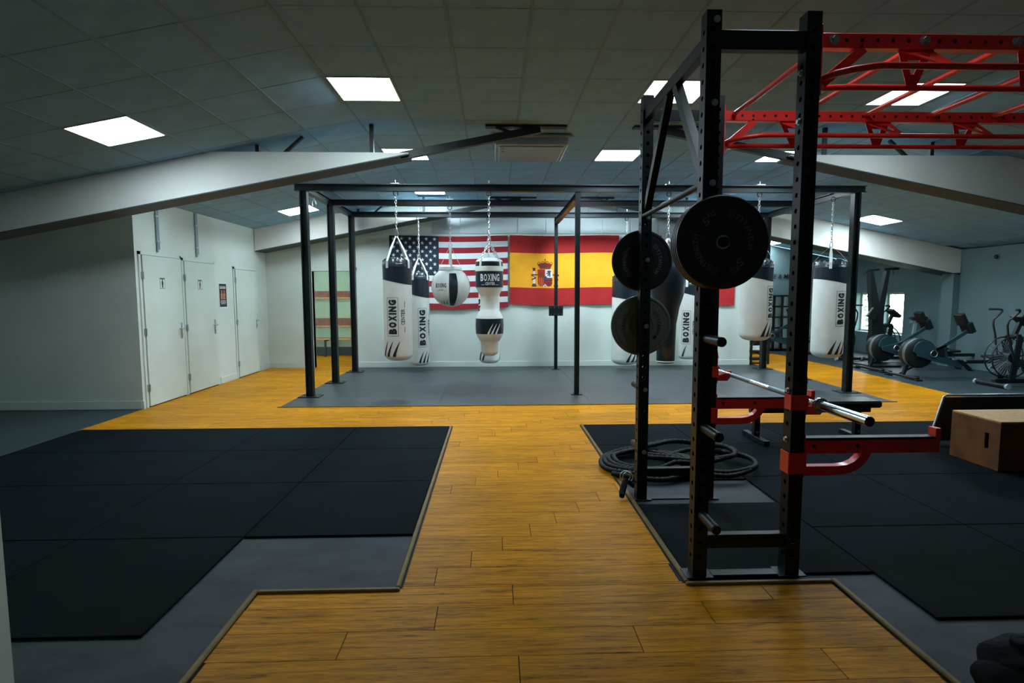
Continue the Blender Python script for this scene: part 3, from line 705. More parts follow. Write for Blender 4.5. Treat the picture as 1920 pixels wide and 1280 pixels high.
def make_bag(label, X, Y, z0, z1, R, ztop, rot=0.0, text_phi=-0.35, text_z=None, band=0.22, strap_h=0.30, claws=(-0.55, -0.1, 0.35), text=True, claw_lean=1.0, tl=0.52, group='hanging punching bags'):
    H = z1 - z0; t = thing('punching_bag', label, 'punching bag', (X, Y, z0), rot, group)
    rc = 0.62 * R
    def rad(z):
        if z < rc * 0.75:
            q = max(0.0, 1 - (z / (rc * 0.75))); return R - rc + rc * math.sqrt(max(0, 1 - q * q))
        return R
    zb = H - CAP
    prof = [(0, 0)] + [(rad(rc * 0.75 * (1 - math.cos(a * PI / 16))) , rc * 0.75 * (1 - math.cos(a * PI / 16))) for a in range(0, 9)] + [(R, H * 0.35), (R * 1.005, H * 0.5), (R, zb)]
    prof[1] = (R - rc, 0)
    b = MB(); b.lathe(prof, 36); part('body', b, 'bag_white', t, smooth=50)
    # dark upper band with a slanting lower edge
    rows = []; n = 48
    for zf in (0, 1):
        rows.append([((R + 0.003) * math.sin(2 * PI * k / n), -(R + 0.003) * math.cos(2 * PI * k / n), (zb + 0.001) if zf else zb - band - 0.045 * math.sin(2 * PI * k / n + 0.2)) for k in range(n)])
    b = MB(); b.grid(rows, close_u=True)
    ri = [[(p[0] * (R - 0.004) / R, p[1] * (R - 0.004) / R, p[2]) for p in r] for r in rows]; b.grid([rows[0], ri[0]], close_u=True)
    part('upper_band', b, 'bag_navy', t, smooth=50)
    b = MB(); cp = [(R + 0.003, zb), (R + 0.008, zb + 0.004), (R + 0.003, zb + 0.018), (R + 0.009, zb + 0.022), (R + 0.004, zb + 0.036), (R + 0.009, zb + 0.04), (R * 0.99, zb + 0.055), (R * 0.97, zb + 0.09), (R * 0.82, H - 0.025), (R * 0.6, H - 0.004), (R * 0.3, H - 0.012), (0, H - 0.018)]
    rows = []
    for i, (r, z) in enumerate(cp[:-1]):
        am = 0.0 if i < 7 else 0.010
        rows.append([((r + am * math.sin(13 * 2 * PI * k / 72 + i)) * math.cos(2 * PI * k / 72), (r + am * math.sin(13 * 2 * PI * k / 72 + i)) * math.sin(2 * PI * k / 72), z + am * 0.6 * math.sin(17 * 2 * PI * k / 72)) for k in range(72)])
    b.grid(rows, close_u=True, cap1=True); part('top_cap', b, 'bag_cap', t, smooth=70)
    apex = H + strap_h
    for k in range(4):
        a = PI / 4 + k * PI / 2 + 0.25; d = Vector((math.sin(a), -math.cos(a), 0)); s_ = Vector((math.cos(a), math.sin(a), 0)) * 0.021
        Rr = R + 0.011; path = [(d * 0.012 + Vector((0, 0, apex))), d * (Rr * 0.55) + Vector((0, 0, H + strap_h * 0.42)), d * (Rr * 0.99) + Vector((0, 0, H - 0.06)), d * Rr + Vector((0, 0, zb + 0.0)), d * (Rr + .001) + Vector((0, 0, zb - 0.02))]
        rows = []
        for p in path:
            w = 0.45 if p.z > H + strap_h * 0.9 else 1.0
            rows.append([p - s_ * w, p + s_ * w, p + s_ * w + d * 0.004, p - s_ * w + d * 0.004])
        b = MB(); b.grid(rows, close_u=True, cap0=True, cap1=True); part('strap', b, 'webbing', t)
    hanger(t, apex - 0.02, ztop - z0)
    E_ = 0.0022
    if text:
        tz = text_z if text_z is not None else H * 0.42
        def fn(u, v): ph = text_phi - v / R; return ((R * 1.005 + E_) * math.sin(ph), -(R * 1.005 + E_) * math.cos(ph), tz + u)
        b = MB(); put_word(b, 'BOXING', tl, 0.125, fn, 0, 0.075, cuts=5)
        # thin outline around the word
        for v0 in (-0.085, 0.085):
            for i in range(1):
                b.grid([[fn(-tl / 2 - .025, v0 - 0.0025), fn(-tl / 2 - .025, v0 + 0.0025)], [fn(tl / 2 + .025, v0 - 0.0025), fn(tl / 2 + .025, v0 + 0.0025)]])
        for u0 in (-tl / 2 - .025, tl / 2 + .025):
            b.grid([[fn(u0 - .0025, -0.085 + 0.017 * k), fn(u0 + .0025, -0.085 + 0.017 * k)] for k in range(11)])
        def fn2(u, v): return fn(u, v - 0.155)
        put_word(b, 'CENTER', tl * 0.46, 0.058, fn2, 0, 0.015, cuts=2)
        for s_ in (-1, 1): b.grid([[fn2(s_ * tl * 0.27, -0.03), fn2(s_ * tl * 0.27, -0.022)], [fn2(s_ * tl * 0.44, -0.03), fn2(s_ * tl * 0.44, -0.022)]])
        part('lettering', b, 'ink', t)
    for c in claws:
        b = MB(); rows = []
        for k in range(9):
            q = k / 8; z = 0.07 + 0.235 * q; ph = c + claw_lean * 0.40 * q ** 1.25; w = 0.15 * (1 - q) ** 0.8 + 0.004
            rows.append([((rad(z) + E_ + .001) * math.sin(ph + dw), -(rad(z) + E_ + .001) * math.cos(ph + dw), z) for dw in (-w, 0, w * 0.6)])
        b.grid(rows); part('claw_mark', b, 'ink', t, smooth=60)
    return t
make_bag('white punching bag with navy top hanging nearest the left posts', -1.453, 8.33, 0.56, 2.10, 0.212, CZ0, 0, -0.22, 0.66, claws=(-1.0, -0.6, -0.12), strap_h=0.32)
make_bag('slimmer white punching bag hanging behind the leftmost one, before the star spangled flag', -1.489, 11.03, 0.13, 2.00, 0.192, CZ0, 0, 0.40, 0.77, band=0.33, claws=(0.1, 0.5, 0.9), strap_h=0.28, tl=0.72)
make_bag('white punching bag mostly hidden behind the double-bulge uppercut bag', -0.10, 11.03, 0.17, 1.95, 0.21, CZ0, 0, -1.25, 0.95, claws=(-1.1, -0.65, 1.35), tl=0.7)
make_bag('wide white punching bag behind the grey weight plate', 2.66, 11.03, 0.12, 1.95, 0.27, CZ0, 0, 0.3, None, band=0.36, claws=(0.0, 0.4, 0.8), text=False)
make_bag('white punching bag between the navy bag and the front left rack post', 3.95, 11.03, 0.22, 1.85, 0.18, CZ0, 0, -0.55, 0.66, band=0.17, claws=(-0.85, 0.6, 1.0), tl=0.62)
make_bag('short white punching bag hanging behind the black plate stack on the right', 4.033, 8.33, 0.83, 2.08, 0.231, CZ0, 0, 0.66, 0.58, band=0.17, claws=(0.05, 0.4, 0.72), tl=0.46)
make_bag('white punching bag hanging beside the right front post of the bag frame', 5.42, 8.72, 0.51, 2.10, 0.235, CZ0, 0, 0.28, 0.80, claws=(-0.35, 0.08, 0.5), strap_h=0.20, tl=0.50)
# tapered navy bag
t = thing('punching_bag', 'tapered all navy punching bag hanging behind the rack', 'punching bag', (2.645, 8.33, 0.49), 0, 'hanging punching bags')
b = MB(); b.lathe([(0, 0.0), (0.12, 0.0), (0.138, 0.02), (0.142, 0.3), (0.15, 0.6), (0.19, 0.85), (0.25, 1.05), (0.275, 1.25), (0.275, 1.45), (0.262, 1.5)], 36); part('body', b, 'bag_navy', t, smooth=50)
b = MB(); b.lathe([(0.262, 1.5), (0.25, 1.56), (0.16, 1.6), (0, 1.6)], 36); part('top_cap', b, 'bag_cap', t, smooth=50)
b = MB(); b.lathe([(0.141, 0.018), (0.1425, 0.022), (0.1425, 0.032), (0.1405, 0.036)], 36); part('bottom_seam', b, 'webbing', t, smooth=50)
for k in range(4):
    a = PI / 4 + k * PI / 2; b = MB(); d = Vector((math.sin(a), -math.cos(a), 0)); b.bar(d * 0.012 + Vector((0, 0, 1.9)), d * 0.262 + Vector((0, 0, 1.48)), 0.035, 0.004, up=d); part('strap', b, 'webbing', t)
hanger(t, 1.88, CZ0 - 0.49)
# ball shaped bag
BR = 0.335
t = thing('punching_bag', 'big ball-shaped white and navy bag hanging before the star spangled flag', 'punching bag', (-0.758, 9.66, 1.335), 0, 'hanging punching bags')
def ball(ph, th, e=0.0):
    r = (BR + e); return ((r) * math.sin(ph) * math.cos(th), -(r) * math.cos(ph) * math.cos(th), BR * 1.04 + (r * 1.04) * math.sin(th))
b = MB(); b.grid([[ball(2 * PI * k / 40, -PI / 2 + 0.001 + (PI * 0.92) * i / 20) for k in range(40)] for i in range(21)], close_u=True, cap0=True, cap1=True); part('body', b, 'bag_white', t, smooth=50)
for c in (0.12, 1.69, 3.26, 4.83 - 0.25):
    b = MB(); rows = []
    for i in range(13):
        th = -1.15 + 1.85 * i / 12; rows.append([ball(c + w_, th, 0.004) for w_ in (-0.13, 0, 0.16, 0.32)])
    b.grid(rows); part('navy_panel', b, 'bag_navy', t, smooth=50)
b = MB(); b.lathe([(0.20, BR * 1.04 + 0.29), (0.19, BR * 1.04 + 0.345), (0.12, BR * 1.04 + 0.37), (0, BR * 1.04 + 0.365)], 30); part('top_cap', b, 'bag_white', t, smooth=50)
for k in range(4):
    a = PI / 4 * 0 + k * PI / 2 + 0.15; d = Vector((math.sin(a), -math.cos(a), 0)); b = MB()
    b.bar(d * 0.012 + Vector((0, 0, 1.04)), d * 0.215 + Vector((0, 0, 0.63)), 0.035, 0.004, up=d); part('strap', b, 'webbing', t)
hanger(t, 1.02, CZ0 - 1.335)
def bf(u, v): return ball(-0.46 + u / BR, 0.06 + v / BR, 0.003)
b = MB(); put_word(b, 'BOXING', 0.215, 0.072, bf, 0, 0.03, cuts=1, cut_axis=0); put_text(b, 'CENTER', 0.10, 0.026, lambda u, v: bf(u, v - 0.075), 0.004, cuts=4, cut_axis=0)
for s_ in (-1, 1): b.grid([[bf(s_ * (0.06 + 0.012 * k), -0.082), bf(s_ * (0.06 + 0.012 * k), -0.086)] for k in range(4)])
part('lettering', b, 'ink', t)
for c in (-0.78, -0.52, -0.26):
    b = MB(); b.grid([[ball(c + 0.1 * q + dw * (1 - q), -1.0 + 0.32 * q, 0.0035) for dw in (-0.05, 0.05)] for q in [k / 6 for k in range(7)]]); part('claw_mark', b, 'ink', t)
# double-bulge uppercut bag
UZ = 0.62; s5 = 633.0; zz = lambda z: (1160 - z) / s5
t = thing('punching_bag', 'double-bulge white and navy uppercut bag hanging in the middle of the frame', 'punching bag', (-0.07, 8.33, UZ), 0, 'hanging punching bags')
prof = [(0, 0), (0.07, 0.003), (0.115, 0.025), (0.134, 0.07), (0.137, zz(1025)), (0.155, zz(1012)), (0.19, zz(975)), (0.206, zz(945)), (0.213, zz(870)), (0.206, zz(800)), (0.185, zz(765)), (0.145, zz(720)), (0.137, zz(705)), (0.137, zz(592)), (0.150, zz(575)), (0.185, zz(530)), (0.205, zz(505)), (0.207, zz(355)), (0.213, zz(352)), (0.213, zz(310)), (0.204, zz(306)), (0.20, zz(262))]
b = MB(); b.lathe(prof, 40); part('body', b, 'bag_white', t, smooth=45)
def urad(z):
    for (r0, h0), (r1, h1) in zip(prof, prof[1:]):
        if h0 <= z <= h1 and h1 > h0: return r0 + (r1 - r0) * (z - h0) / (h1 - h0)
    return prof[-1][0]
for (za, zb_) in ((945, 800), (505, 355)):
    b = MB(); b.grid([[((urad(z) + 0.003) * math.cos(2 * PI * k / 40), (urad(z) + 0.003) * math.sin(2 * PI * k / 40), z) for k in range(40)] for z in [zz(za) + (zz(zb_) - zz(za)) * i / 8 for i in range(9)]], close_u=True); part('navy_band', b, 'bag_navy', t, smooth=45)
b = MB(); b.lathe([(0.204, zz(308)), (0.208, zz(300)), (0.203, zz(262))], 40); part('top_band', b, 'bag_cap', t, smooth=45)
b = MB(); b.lathe([(0.203, zz(262)), (0.185, zz(244)), (0.13, zz(228)), (0, zz(224))], 40); part('top_cap', b, 'bag_white', t, smooth=45)
for k in range(4):
    a = PI / 4 + k * PI / 2 + 0.12; d = Vector((math.sin(a), -math.cos(a), 0)); b = MB()
    b.bar(d * 0.213 + Vector((0, 0, zz(310))), d * 0.200 + Vector((0, 0, zz(245))), 0.036, 0.006, up=d); part('strap', b, 'webbing', t)
    b = MB(); chain_line(b, d * 0.185 + Vector((0, 0, zz(235))), d * 0.012 + Vector((0, 0, zz(85)))); part('chain_leg', b, 'zinc', t, smooth=60)
hanger(t, zz(95), CZ0 - UZ)
def uf(e): return lambda u, v: ((urad(zz(430)) + e) * math.sin(0.06 + u / 0.21), -(urad(zz(430)) + e) * math.cos(0.06 + u / 0.21), zz(430) + v + 0.025)
b = MB(); b.use('ink_white'); put_word(b, 'BOXING', 0.31, 0.105, uf(0.005), 0.0, 0.025, cuts=2, cut_axis=0)
put_word(b, 'CENTER', 0.15, 0.042, lambda u, v: uf(0.005)(u, v - 0.09), 0, 0.02, cuts=1, cut_axis=0)
for s_ in (-1, 1): b.grid([[uf(0.005)(s_ * (0.085 + 0.012 * k), -0.105), uf(0.005)(s_ * (0.085 + 0.012 * k), -0.110)] for k in range(5)])
part('lettering', b, 'ink', t)
for c in (0.05, 0.32, 0.62):
    b = MB(); rows = []
    for k in range(9):
        q = k / 8; z = zz(945) + 0.16 * q; ph = c + 0.34 * q ** 1.2 - 0.12; w = 0.10 * (1 - q) ** 0.8 + 0.003
        rows.append([((urad(z) + 0.0045) * math.sin(ph + dw), -(urad(z) + 0.0045) * math.cos(ph + dw), z) for dw in (-w, w * 0.5)])
    b.grid(rows); part('claw_mark', b, 'ink_white', t)
# spare carabiner
t = thing('spare_carabiner', 'empty steel carabiner hanging from the left side beam of the frame', 'carabiner', (CX0, 8.8, 2.92))
b = MB(); b.tube([(CX0, 8.8 + 0.02 * math.cos(k * PI / 6), 3.04 + 0.035 * math.sin(k * PI / 6)) for k in range(12)], 0.006, 6, closed=True); part('ring', b, 'zinc', t, smooth=60, world=True)
b = MB(); b.tube([(CX0 + 0.028 * math.cos(k * PI / 6), 8.8, 2.965 + 0.055 * math.sin(k * PI / 6)) for k in range(12)], 0.007, 6, closed=True); part('clip', b, 'zinc', t, smooth=60, world=True)

# ================================================================== FLAGS
def flag_surface(x0, x1, z0, z1, phase, amp=0.012, sag=0.02):
    def fn(u, v, e=0.0):      # u, v in 0..1 from the top left corner; gentle folds in the cloth
        y = 11.685 - amp * (1 + math.sin(9 * u + 3.2 * v + phase) * (0.3 + 0.7 * v)) - 0.008 * math.sin(23 * u + phase) * v - e
        z = z1 + (z0 - z1) * v - sag * math.sin(PI * u) * (0.3 + 0.5 * v) + 0.008 * math.sin(7 * u + phase)
        return Vector((x0 + (x1 - x0) * u, y, z))
    return fn
def cloth(b, fn, us, vs, pick):
    for i in range(len(us) - 1):
        for j in range(len(vs) - 1):
            b.use(pick((us[i] + us[i + 1]) / 2, (vs[j] + vs[j + 1]) / 2))
            b.face([fn(us[i], vs[j]), fn(us[i], vs[j + 1]), fn(us[i + 1], vs[j + 1]), fn(us[i + 1], vs[j])])
def flag_back(t, fn):
    b = MB(); N = 24
    b.grid([[fn(i / N, j / N, -0.003) for i in range(N + 1)] for j in range(N + 1)])
    for (a) in ([(i / N, 0) for i in range(N + 1)], [(i / N, 1) for i in range(N + 1)], [(0, i / N) for i in range(N + 1)], [(1, i / N) for i in range(N + 1)]):
        b.grid([[fn(u, v, -0.003) for u, v in a], [fn(u, v) for u, v in a]])
    part('hem', b, 'flag_white', t, world=True)
def lin(a, b_, n): return [a + (b_ - a) * i / n for i in range(n)]
# stars and stripes
t = thing('flag', 'red and white striped flag with white stars on navy hung on the far wall', 'flag', (-0.95, 11.68, 1.26), 0, 'flags on the far wall')
fn = flag_surface(-2.19, 0.295, 1.27, 2.785, 0.5, 0.012, 0.03)
us = lin(0, 0.415, 12) + lin(0.415, 1, 18) + [1.0]; vs = [k / 26 for k in range(27)]
b = MB(); cloth(b, fn, us, vs, lambda u, v: 'flag_navy' if (u < 0.415 and v < 7 / 13) else ('flag_red' if int(v * 13) % 2 == 0 else 'flag_white')); part('fabric', b, 'flag_red', t, smooth=60, world=True)
flag_back(t, fn)
b = MB()
for r in range(9):
    for c in range(6 if r % 2 == 0 else 5):
        u0 = 0.415 * ((c + 0.5) / 6 if r % 2 == 0 else (c + 1) / 6); v0 = (7 / 13) * (r + 0.75) / 9.5
        pts = []
        for k in range(10):
            a = PI / 2 + k * PI / 5; rr = 0.042 if k % 2 == 0 else 0.017
            pts.append((u0 + rr * math.cos(a) / 2.485, v0 - rr * math.sin(a) / 1.515))
        cc = fn(u0, v0, 0.003)
        for k in range(10): b.face([cc, fn(*pts[k], 0.003), fn(*pts[(k + 1) % 10], 0.003)])
part('stars', b, 'flag_white', t, world=True)
# red, yellow, red with arms
t = thing('flag', 'red and yellow banded flag with a coat of arms hung on the far wall', 'flag', (1.5, 11.68, 1.33), 0, 'flags on the far wall')
fn = flag_surface(0.335, 2.66, 1.335, 2.79, 2.1, 0.012, 0.012)
b = MB(); cloth(b, fn, lin(0, 1, 32) + [1.0], lin(0, 0.25, 6) + lin(0.25, 0.75, 12) + lin(0.75, 1, 6) + [1.0], lambda u, v: 'es_yellow' if 0.25 < v < 0.75 else 'es_red'); part('fabric', b, 'es_red', t, smooth=60, world=True)
flag_back(t, fn)
b = MB()
def arms(poly, m, e):
    b.use(m); P_ = []
    for x, y in poly:
        X = 1.085 + (x - 690) / 16 / 88.0; Z = 2.005 + (640 - y) / 16 / 88.0
        P_.append(fn((X - 0.335) / 2.325, (2.79 - Z) / 1.455, e))
    b.face(P_)
def rect(x0, x1, y0, y1): return [(x0, y0), (x1, y0), (x1, y1), (x0, y1)]
for mir in (0, 1):
    m = (lambda p: [(1380 - x, y) for x, y in p]) if mir else (lambda p: p)
    arms(m(rect(330, 392, 560, 955)), 'flag_white', 0.004); arms(m([(305, 480), (412, 480), (395, 525), (400, 570), (320, 570), (325, 525)]), 'em_maroon', 0.005)
    arms(m([(325, 945), (395, 945), (435, 1000), (430, 1035), (298, 1035), (293, 1000)]), 'em_green', 0.005); arms(m(rect(318, 402, 945, 990)), 'em_maroon', 0.006)
    arms(m([(270, 690), (300, 665), (465, 665), (465, 700), (330, 705), (285, 730)]), 'em_maroon', 0.007); arms(m([(280, 700), (310, 700), (420, 755), (418, 790), (290, 850), (285, 815), (380, 765)]), 'em_maroon', 0.007)
arms([(466, 525), (690, 525), (690, 760), (470, 760)], 'es_red', 0.004)
arms([(520, 600), (540, 600), (540, 620), (560, 605), (580, 620), (600, 600), (615, 600), (615, 740), (520, 740)], 'em_brown', 0.006)
arms([(690, 520), (912, 520), (912, 765), (690, 765)], 'flag_white', 0.004)
arms([(740, 575), (800, 545), (850, 560), (880, 560), (850, 610), (845, 735), (815, 735), (805, 680), (765, 725), (755, 700), (790, 640), (720, 660), (730, 630), (775, 610)], 'em_grey', 0.006)
arms([(470, 760), (690, 760), (690, 950), (640, 1005), (560, 1020), (500, 1000), (472, 950)], 'es_red', 0.004)
for x in (505, 560, 610): arms(rect(x, x + 26, 765, 1000), 'em_orange', 0.006)
arms([(690, 765), (908, 765), (905, 950), (870, 1005), (790, 1022), (720, 990), (690, 930)], 'em_maroon', 0.004)
arms([(800 + 28 * math.cos(k * PI / 4), 880 + 28 * math.sin(k * PI / 4)) for k in range(8)], 'em_green', 0.006)
for (x, y) in ((740, 800), (800, 800), (865, 800), (735, 885), (870, 885), (745, 950), (855, 950)): arms(rect(x - 9, x + 9, y - 9, y + 9), 'em_orange', 0.006)
arms([(690, 955), (745, 1010), (735, 1035), (645, 1035), (635, 1010)], 'flag_white', 0.006); arms([(690, 985), (720, 1030), (660, 1030)], 'em_green', 0.007)
arms([(690 + 62 * math.cos(k * PI / 7), 782 + 70 * math.sin(k * PI / 7)) for k in range(14)], 'em_maroon', 0.006); arms([(690 + 52 * math.cos(k * PI / 7), 782 + 60 * math.sin(k * PI / 7)) for k in range(14)], 'em_blue', 0.008)
arms([(458, 370), (560, 345), (690, 320), (820, 345), (905, 370), (840, 500), (545, 500)], 'em_maroon', 0.005); arms(rect(548, 835, 460, 505), 'em_brown', 0.007)
for cx, rx, y0 in ((505, 55, 300), (625, 62, 275), (755, 62, 275), (870, 50, 300)):
    for k in range(8):
        a0, a1 = PI * k / 8, PI * (k + 1) / 8
        arms([(cx + rx * math.cos(a0), 370 - (370 - y0) * math.sin(a0)), (cx + rx * math.cos(a1), 370 - (370 - y0) * math.sin(a1)), (cx + (rx - 14) * math.cos(a1), 370 - (354 - y0) * math.sin(a1)), (cx + (rx - 14) * math.cos(a0), 370 - (354 - y0) * math.sin(a0))], 'em_brown', 0.007)
arms(rect(682, 698, 205, 380), 'em_brown', 0.008); arms(rect(664, 716, 225, 240), 'em_brown', 0.009)
part('coat_of_arms', b, 'em_brown', t, world=True)
# third flag, mostly hidden
t = thing('flag', 'flag ending in red, mostly hidden behind the stacked black plates', 'flag', (4.0, 11.68, 1.31), 0, 'flags on the far wall')
fn = flag_surface(2.76, 5.18, 1.315, 2.79, 4.0, 0.012, 0.012)
b = MB(); cloth(b, fn, lin(0, 1 / 3, 8) + lin(1 / 3, 2 / 3, 8) + lin(2 / 3, 1, 8) + [1.0], lin(0, 1, 14) + [1.0], lambda u, v: 'flag_blue' if u < 1 / 3 else ('flag_white' if u < 2 / 3 else 'es_red')); part('fabric', b, 'es_red', t, smooth=60, world=True)
flag_back(t, fn)

# ================================================================== POWER RACK WITH MONKEY BARS
PXL, PXR, PYF, PYB, PWD, PTOP = 1.10, 1.607, 2.84, 4.00, 0.076, 2.945
rack = thing('power_rack', 'black perforated steel power rack with red monkey bars overhead', 'power rack', (1.35, 3.4, 0.0))
def perforated(b, cx, cy, z0, z1, w=PWD, pitch=0.08, r=0.0135, first=0.12):
    n = int((z1 - z0 - first) // pitch); zs = [z0] + [z0 + first - pitch / 2 + pitch * i for i in range(n + 1)] + [z1]
    h = w / 2; inn = 0.006
    for (ux, uy) in ((1, 0), (0, 1), (-1, 0), (0, -1)):        # outward normals
        tx, ty = -uy, ux
        P = lambda u, z, d: (cx + ux * (h - d) + tx * u, cy + uy * (h - d) + ty * u, z)
        for i in range(len(zs) - 1):
            za, zb = zs[i], zs[i + 1]
            if i == 0 or i == len(zs) - 2:
                b.face([P(-h, za, 0), P(h, za, 0), P(h, zb, 0), P(-h, zb, 0)]); continue
            zm = (za + zb) / 2
            out = [(h, zm), (h, zb), (0, zb), (-h, zb), (-h, zm), (-h, za), (0, za), (h, za)]
            ci = [(r * math.cos(k * PI / 4), zm + r * math.sin(k * PI / 4)) for k in range(8)]
            for k in range(8):
                k2 = (k + 1) % 8
                b.face([P(*out[k], 0), P(*out[k2], 0), P(*ci[k2], 0), P(*ci[k], 0)])
                b.face([P(*ci[k], 0), P(*ci[k2], 0), P(*ci[k2], inn), P(*ci[k], inn)])
    b.face([(cx - h, cy - h, z1), (cx + h, cy - h, z1), (cx + h, cy + h, z1), (cx - h, cy + h, z1)])
bolt_b = MB(); bolt_b.cyl((0, 0, 0), (0, -0.004, 0), 0.017, n=14); bolt_b.cyl((0, -0.004, 0), (0, -0.014, 0), 0.0115, n=6); BOLT = bolt_b.mesh('bolt', 'zinc', 40)
def add_bolt(parent, x, y, z, face='front'):
    o = link('bolt', BOLT, parent); o.location = Vector((x, y, z)) - Vector(rack.location)
    if face == 'left': o.rotation_euler = (0, 0, -PI / 2)
    return o
posts = {}
for key, x, y in (('FL', PXL, PYF), ('FR', PXR, PYF), ('BL', PXL, PYB), ('BR', PXR, PYB)):
    b = MB(); perforated(b, x, y, 0.010 if key[0] == 'F' else 0.010, PTOP); posts[key] = part('post', b, 'black_steel', rack, world=True)
    b = MB(); b.box(x - 0.075, x + 0.075, y - 0.055, y + 0.055, 0.002 if key[0] == 'B' else 0.019, 0.010 if key[0] == 'B' else 0.025, 0.002)
    part('foot_plate', b, 'black_steel', rack, world=True)
for x, y in ((4.6, PYF), (4.6, PYB)):                       # far end posts, beyond the right edge of the picture
    b = MB(); b.box(x - 0.038, x + 0.038, y - 0.038, y + 0.038, 0.018, PTOP, 0.003); part('post', b, 'black_steel', rack, world=True)
for z in (2.90, 2.50, 2.105): add_bolt(posts['FL'], PXL + 0.012, PYF - 0.038, z)
for z in (2.09, 1.79, 1.31, 0.84, 0.37): add_bolt(posts['BL'], PXL + 0.012, PYB - 0.038, z)
for z in (1.03, 0.765, 2.66, 2.42): add_bolt(posts['FR'], PXR - 0.038, PYF, z, 'left')
h = 0.038
def beam(name, p0, p1, w=0.05, hh=0.075, m='black_steel'):
    b = MB(); b.bar(p0, p1, w, hh, bev=0.003); return part(name, b, m, rack, world=True)
for y, z, hh in ((PYF, 2.81, 0.095), (PYF, 0.21, 0.075), (PYB, 2.81, 0.075), (PYB, 0.21, 0.06)):
    beam('cross_beam', (PXL + h, y, z), (PXR - h, y, z), 0.05, hh)
for y in (PYF, PYB): 
    b = MB(); b.box(PXL + 0.075, PXR - 0.075, y - 0.03, y + 0.03, 0.019 if y < 3 else 0.002, 0.026 if y < 3 else 0.009); part('floor_plate', b, 'black_steel', rack, world=True)
for x in (PXL,):
    b = MB(); b.bar((x, PYF + h, 2.815), (x, PYB - h, 2.815), 0.05, 0.075, bev=0.003); part('side_beam', b, 'black_steel', rack, world=True)
    for y, z in ((PYF + h + 0.01, 2.16), (PYB - h - 0.01, 2.16)):
        b = MB(); b.bar((x, 3.42 + (-0.07 if y < 3.4 else 0.07), 2.78), (x, y, z), 0.045, 0.055, up=(0, 1, 0)); part('brace', b, 'black_steel', rack, world=True)
b = MB(); b.cyl((PXL - 0.02, PYF + h, 2.105), (PXL - 0.02, PYB - h, 2.105), 0.017, n=14); part('pull_up_bar', b, 'black_steel', rack, smooth=40, world=True)
for z in (1.79, 1.31, 0.84, 0.37):
    for y, s_ in ((PYF - h, -1), (PYB + h, 1)):
        b = MB(); b.cyl((PXL, y, z), (PXL, y + 0.008 * s_, z), 0.036, n=18); b.cyl((PXL, y, z), (PXL, y + 0.20 * s_, z), 0.0245, n=18); b.cyl((PXL, y + 0.20 * s_, z), (PXL, y + 0.206 * s_, z), 0.022, n=18)
        part('storage_peg', b, 'black_steel', rack, smooth=40, world=True)
# red monkey bars
for y in (PYF, PYB):
    b = MB(); b.bar((PXR + h + 0.008, y, 2.812), (4.562, y, 2.812), 0.05, 0.072, bev=0.003)
    rail = part('red_rail', b, 'red_paint', rack, world=True)
    hb = MB()
    for k in range(36): hb.cyl((1.78 + 0.08 * k, y - 0.0262, 2.812), (1.78 + 0.08 * k, y - 0.0255, 2.812), 0.010, n=10)
    o = part('rail_holes', hb, 'dark_steel', rail); o.data.transform(Matrix.Translation(-Vector(rack.location)))
    b = MB(); b.box(PXR + h, PXR + h + 0.008, y - 0.038, y + 0.038, 2.54, 2.885, 0.002); part('mount_plate', b, 'red_paint', rack, world=True)
    dy = 0.14; z = 2.645; x0 = PXR + h + 0.02
    loop = [(4.56, y - dy, z), (x0 + 0.24, y - dy, z)]
    loop += [(x0 + 0.20, y - dy, z - 0.002), (x0 + 0.10, y - dy * 0.88, z - 0.012), (x0 + 0.03, y - dy * 0.62, z - 0.018), (x0 + 0.005, y - dy * 0.3, z - 0.02), (x0, y, z - 0.02)]
    loop += [(a, 2 * y - bb, c) for a, bb, c in reversed(loop[:-1])]
    b = MB(); b.tube(loop, 0.0165, 12); part('grip_loop', b, 'red_paint', rack, smooth=50, world=True)
    b = MB(); b.bar((x0, y, 2.60), (x0 + 0.21, y, 2.775), 0.05, 0.045); part('diagonal_brace', b, 'red_paint', rack, world=True)
    for gx in (2.17, 2.80, 3.45, 4.05):
        for s_ in (-1, 1):
            d = Vector((0, s_ * dy, z - 2.776)); o_ = Vector((gx, y, 2.776))
            # gusset plate with a triangular window
            outer = [(-0.105, 0.0), (0.075, 0.0), (0.105, 1.0), (0.055, 1.0)]; inner = [(-0.030, 0.24), (0.040, 0.24), (0.050, 0.62), (0.034, 0.62)]
            nrm = Vector((0, d.z, -d.y)).normalized() * 0.003; fnp = lambda u, v, e: o_ + Vector((u, 0, 0)) + d * v + nrm * e
            b = MB()
            for e in (-1, 1):
                for k in range(4): b.face([fnp(*outer[k], e), fnp(*outer[(k + 1) % 4], e), fnp(*inner[(k + 1) % 4], e), fnp(*inner[k], e)])
            for q in (outer, inner):
                for k in range(4): b.face([fnp(*q[k], -1), fnp(*q[(k + 1) % 4], -1), fnp(*q[(k + 1) % 4], 1), fnp(*q[k], 1)])
            part('gusset', b, 'red_paint', rack, world=True)
for k in range(6):
    x = 1.72 + 0.477 * k
    b = MB(); b.cyl((x, PYF + 0.025, 2.822), (x, PYB - 0.025, 2.822), 0.0165, n=12); part('rung', b, 'red_paint', rack, smooth=40, world=True)
for x in (1.715, 2.18, 2.66): add_bolt(rack, x, PYF - 0.027, 2.812).scale = (1.5, 1.5, 1.5)

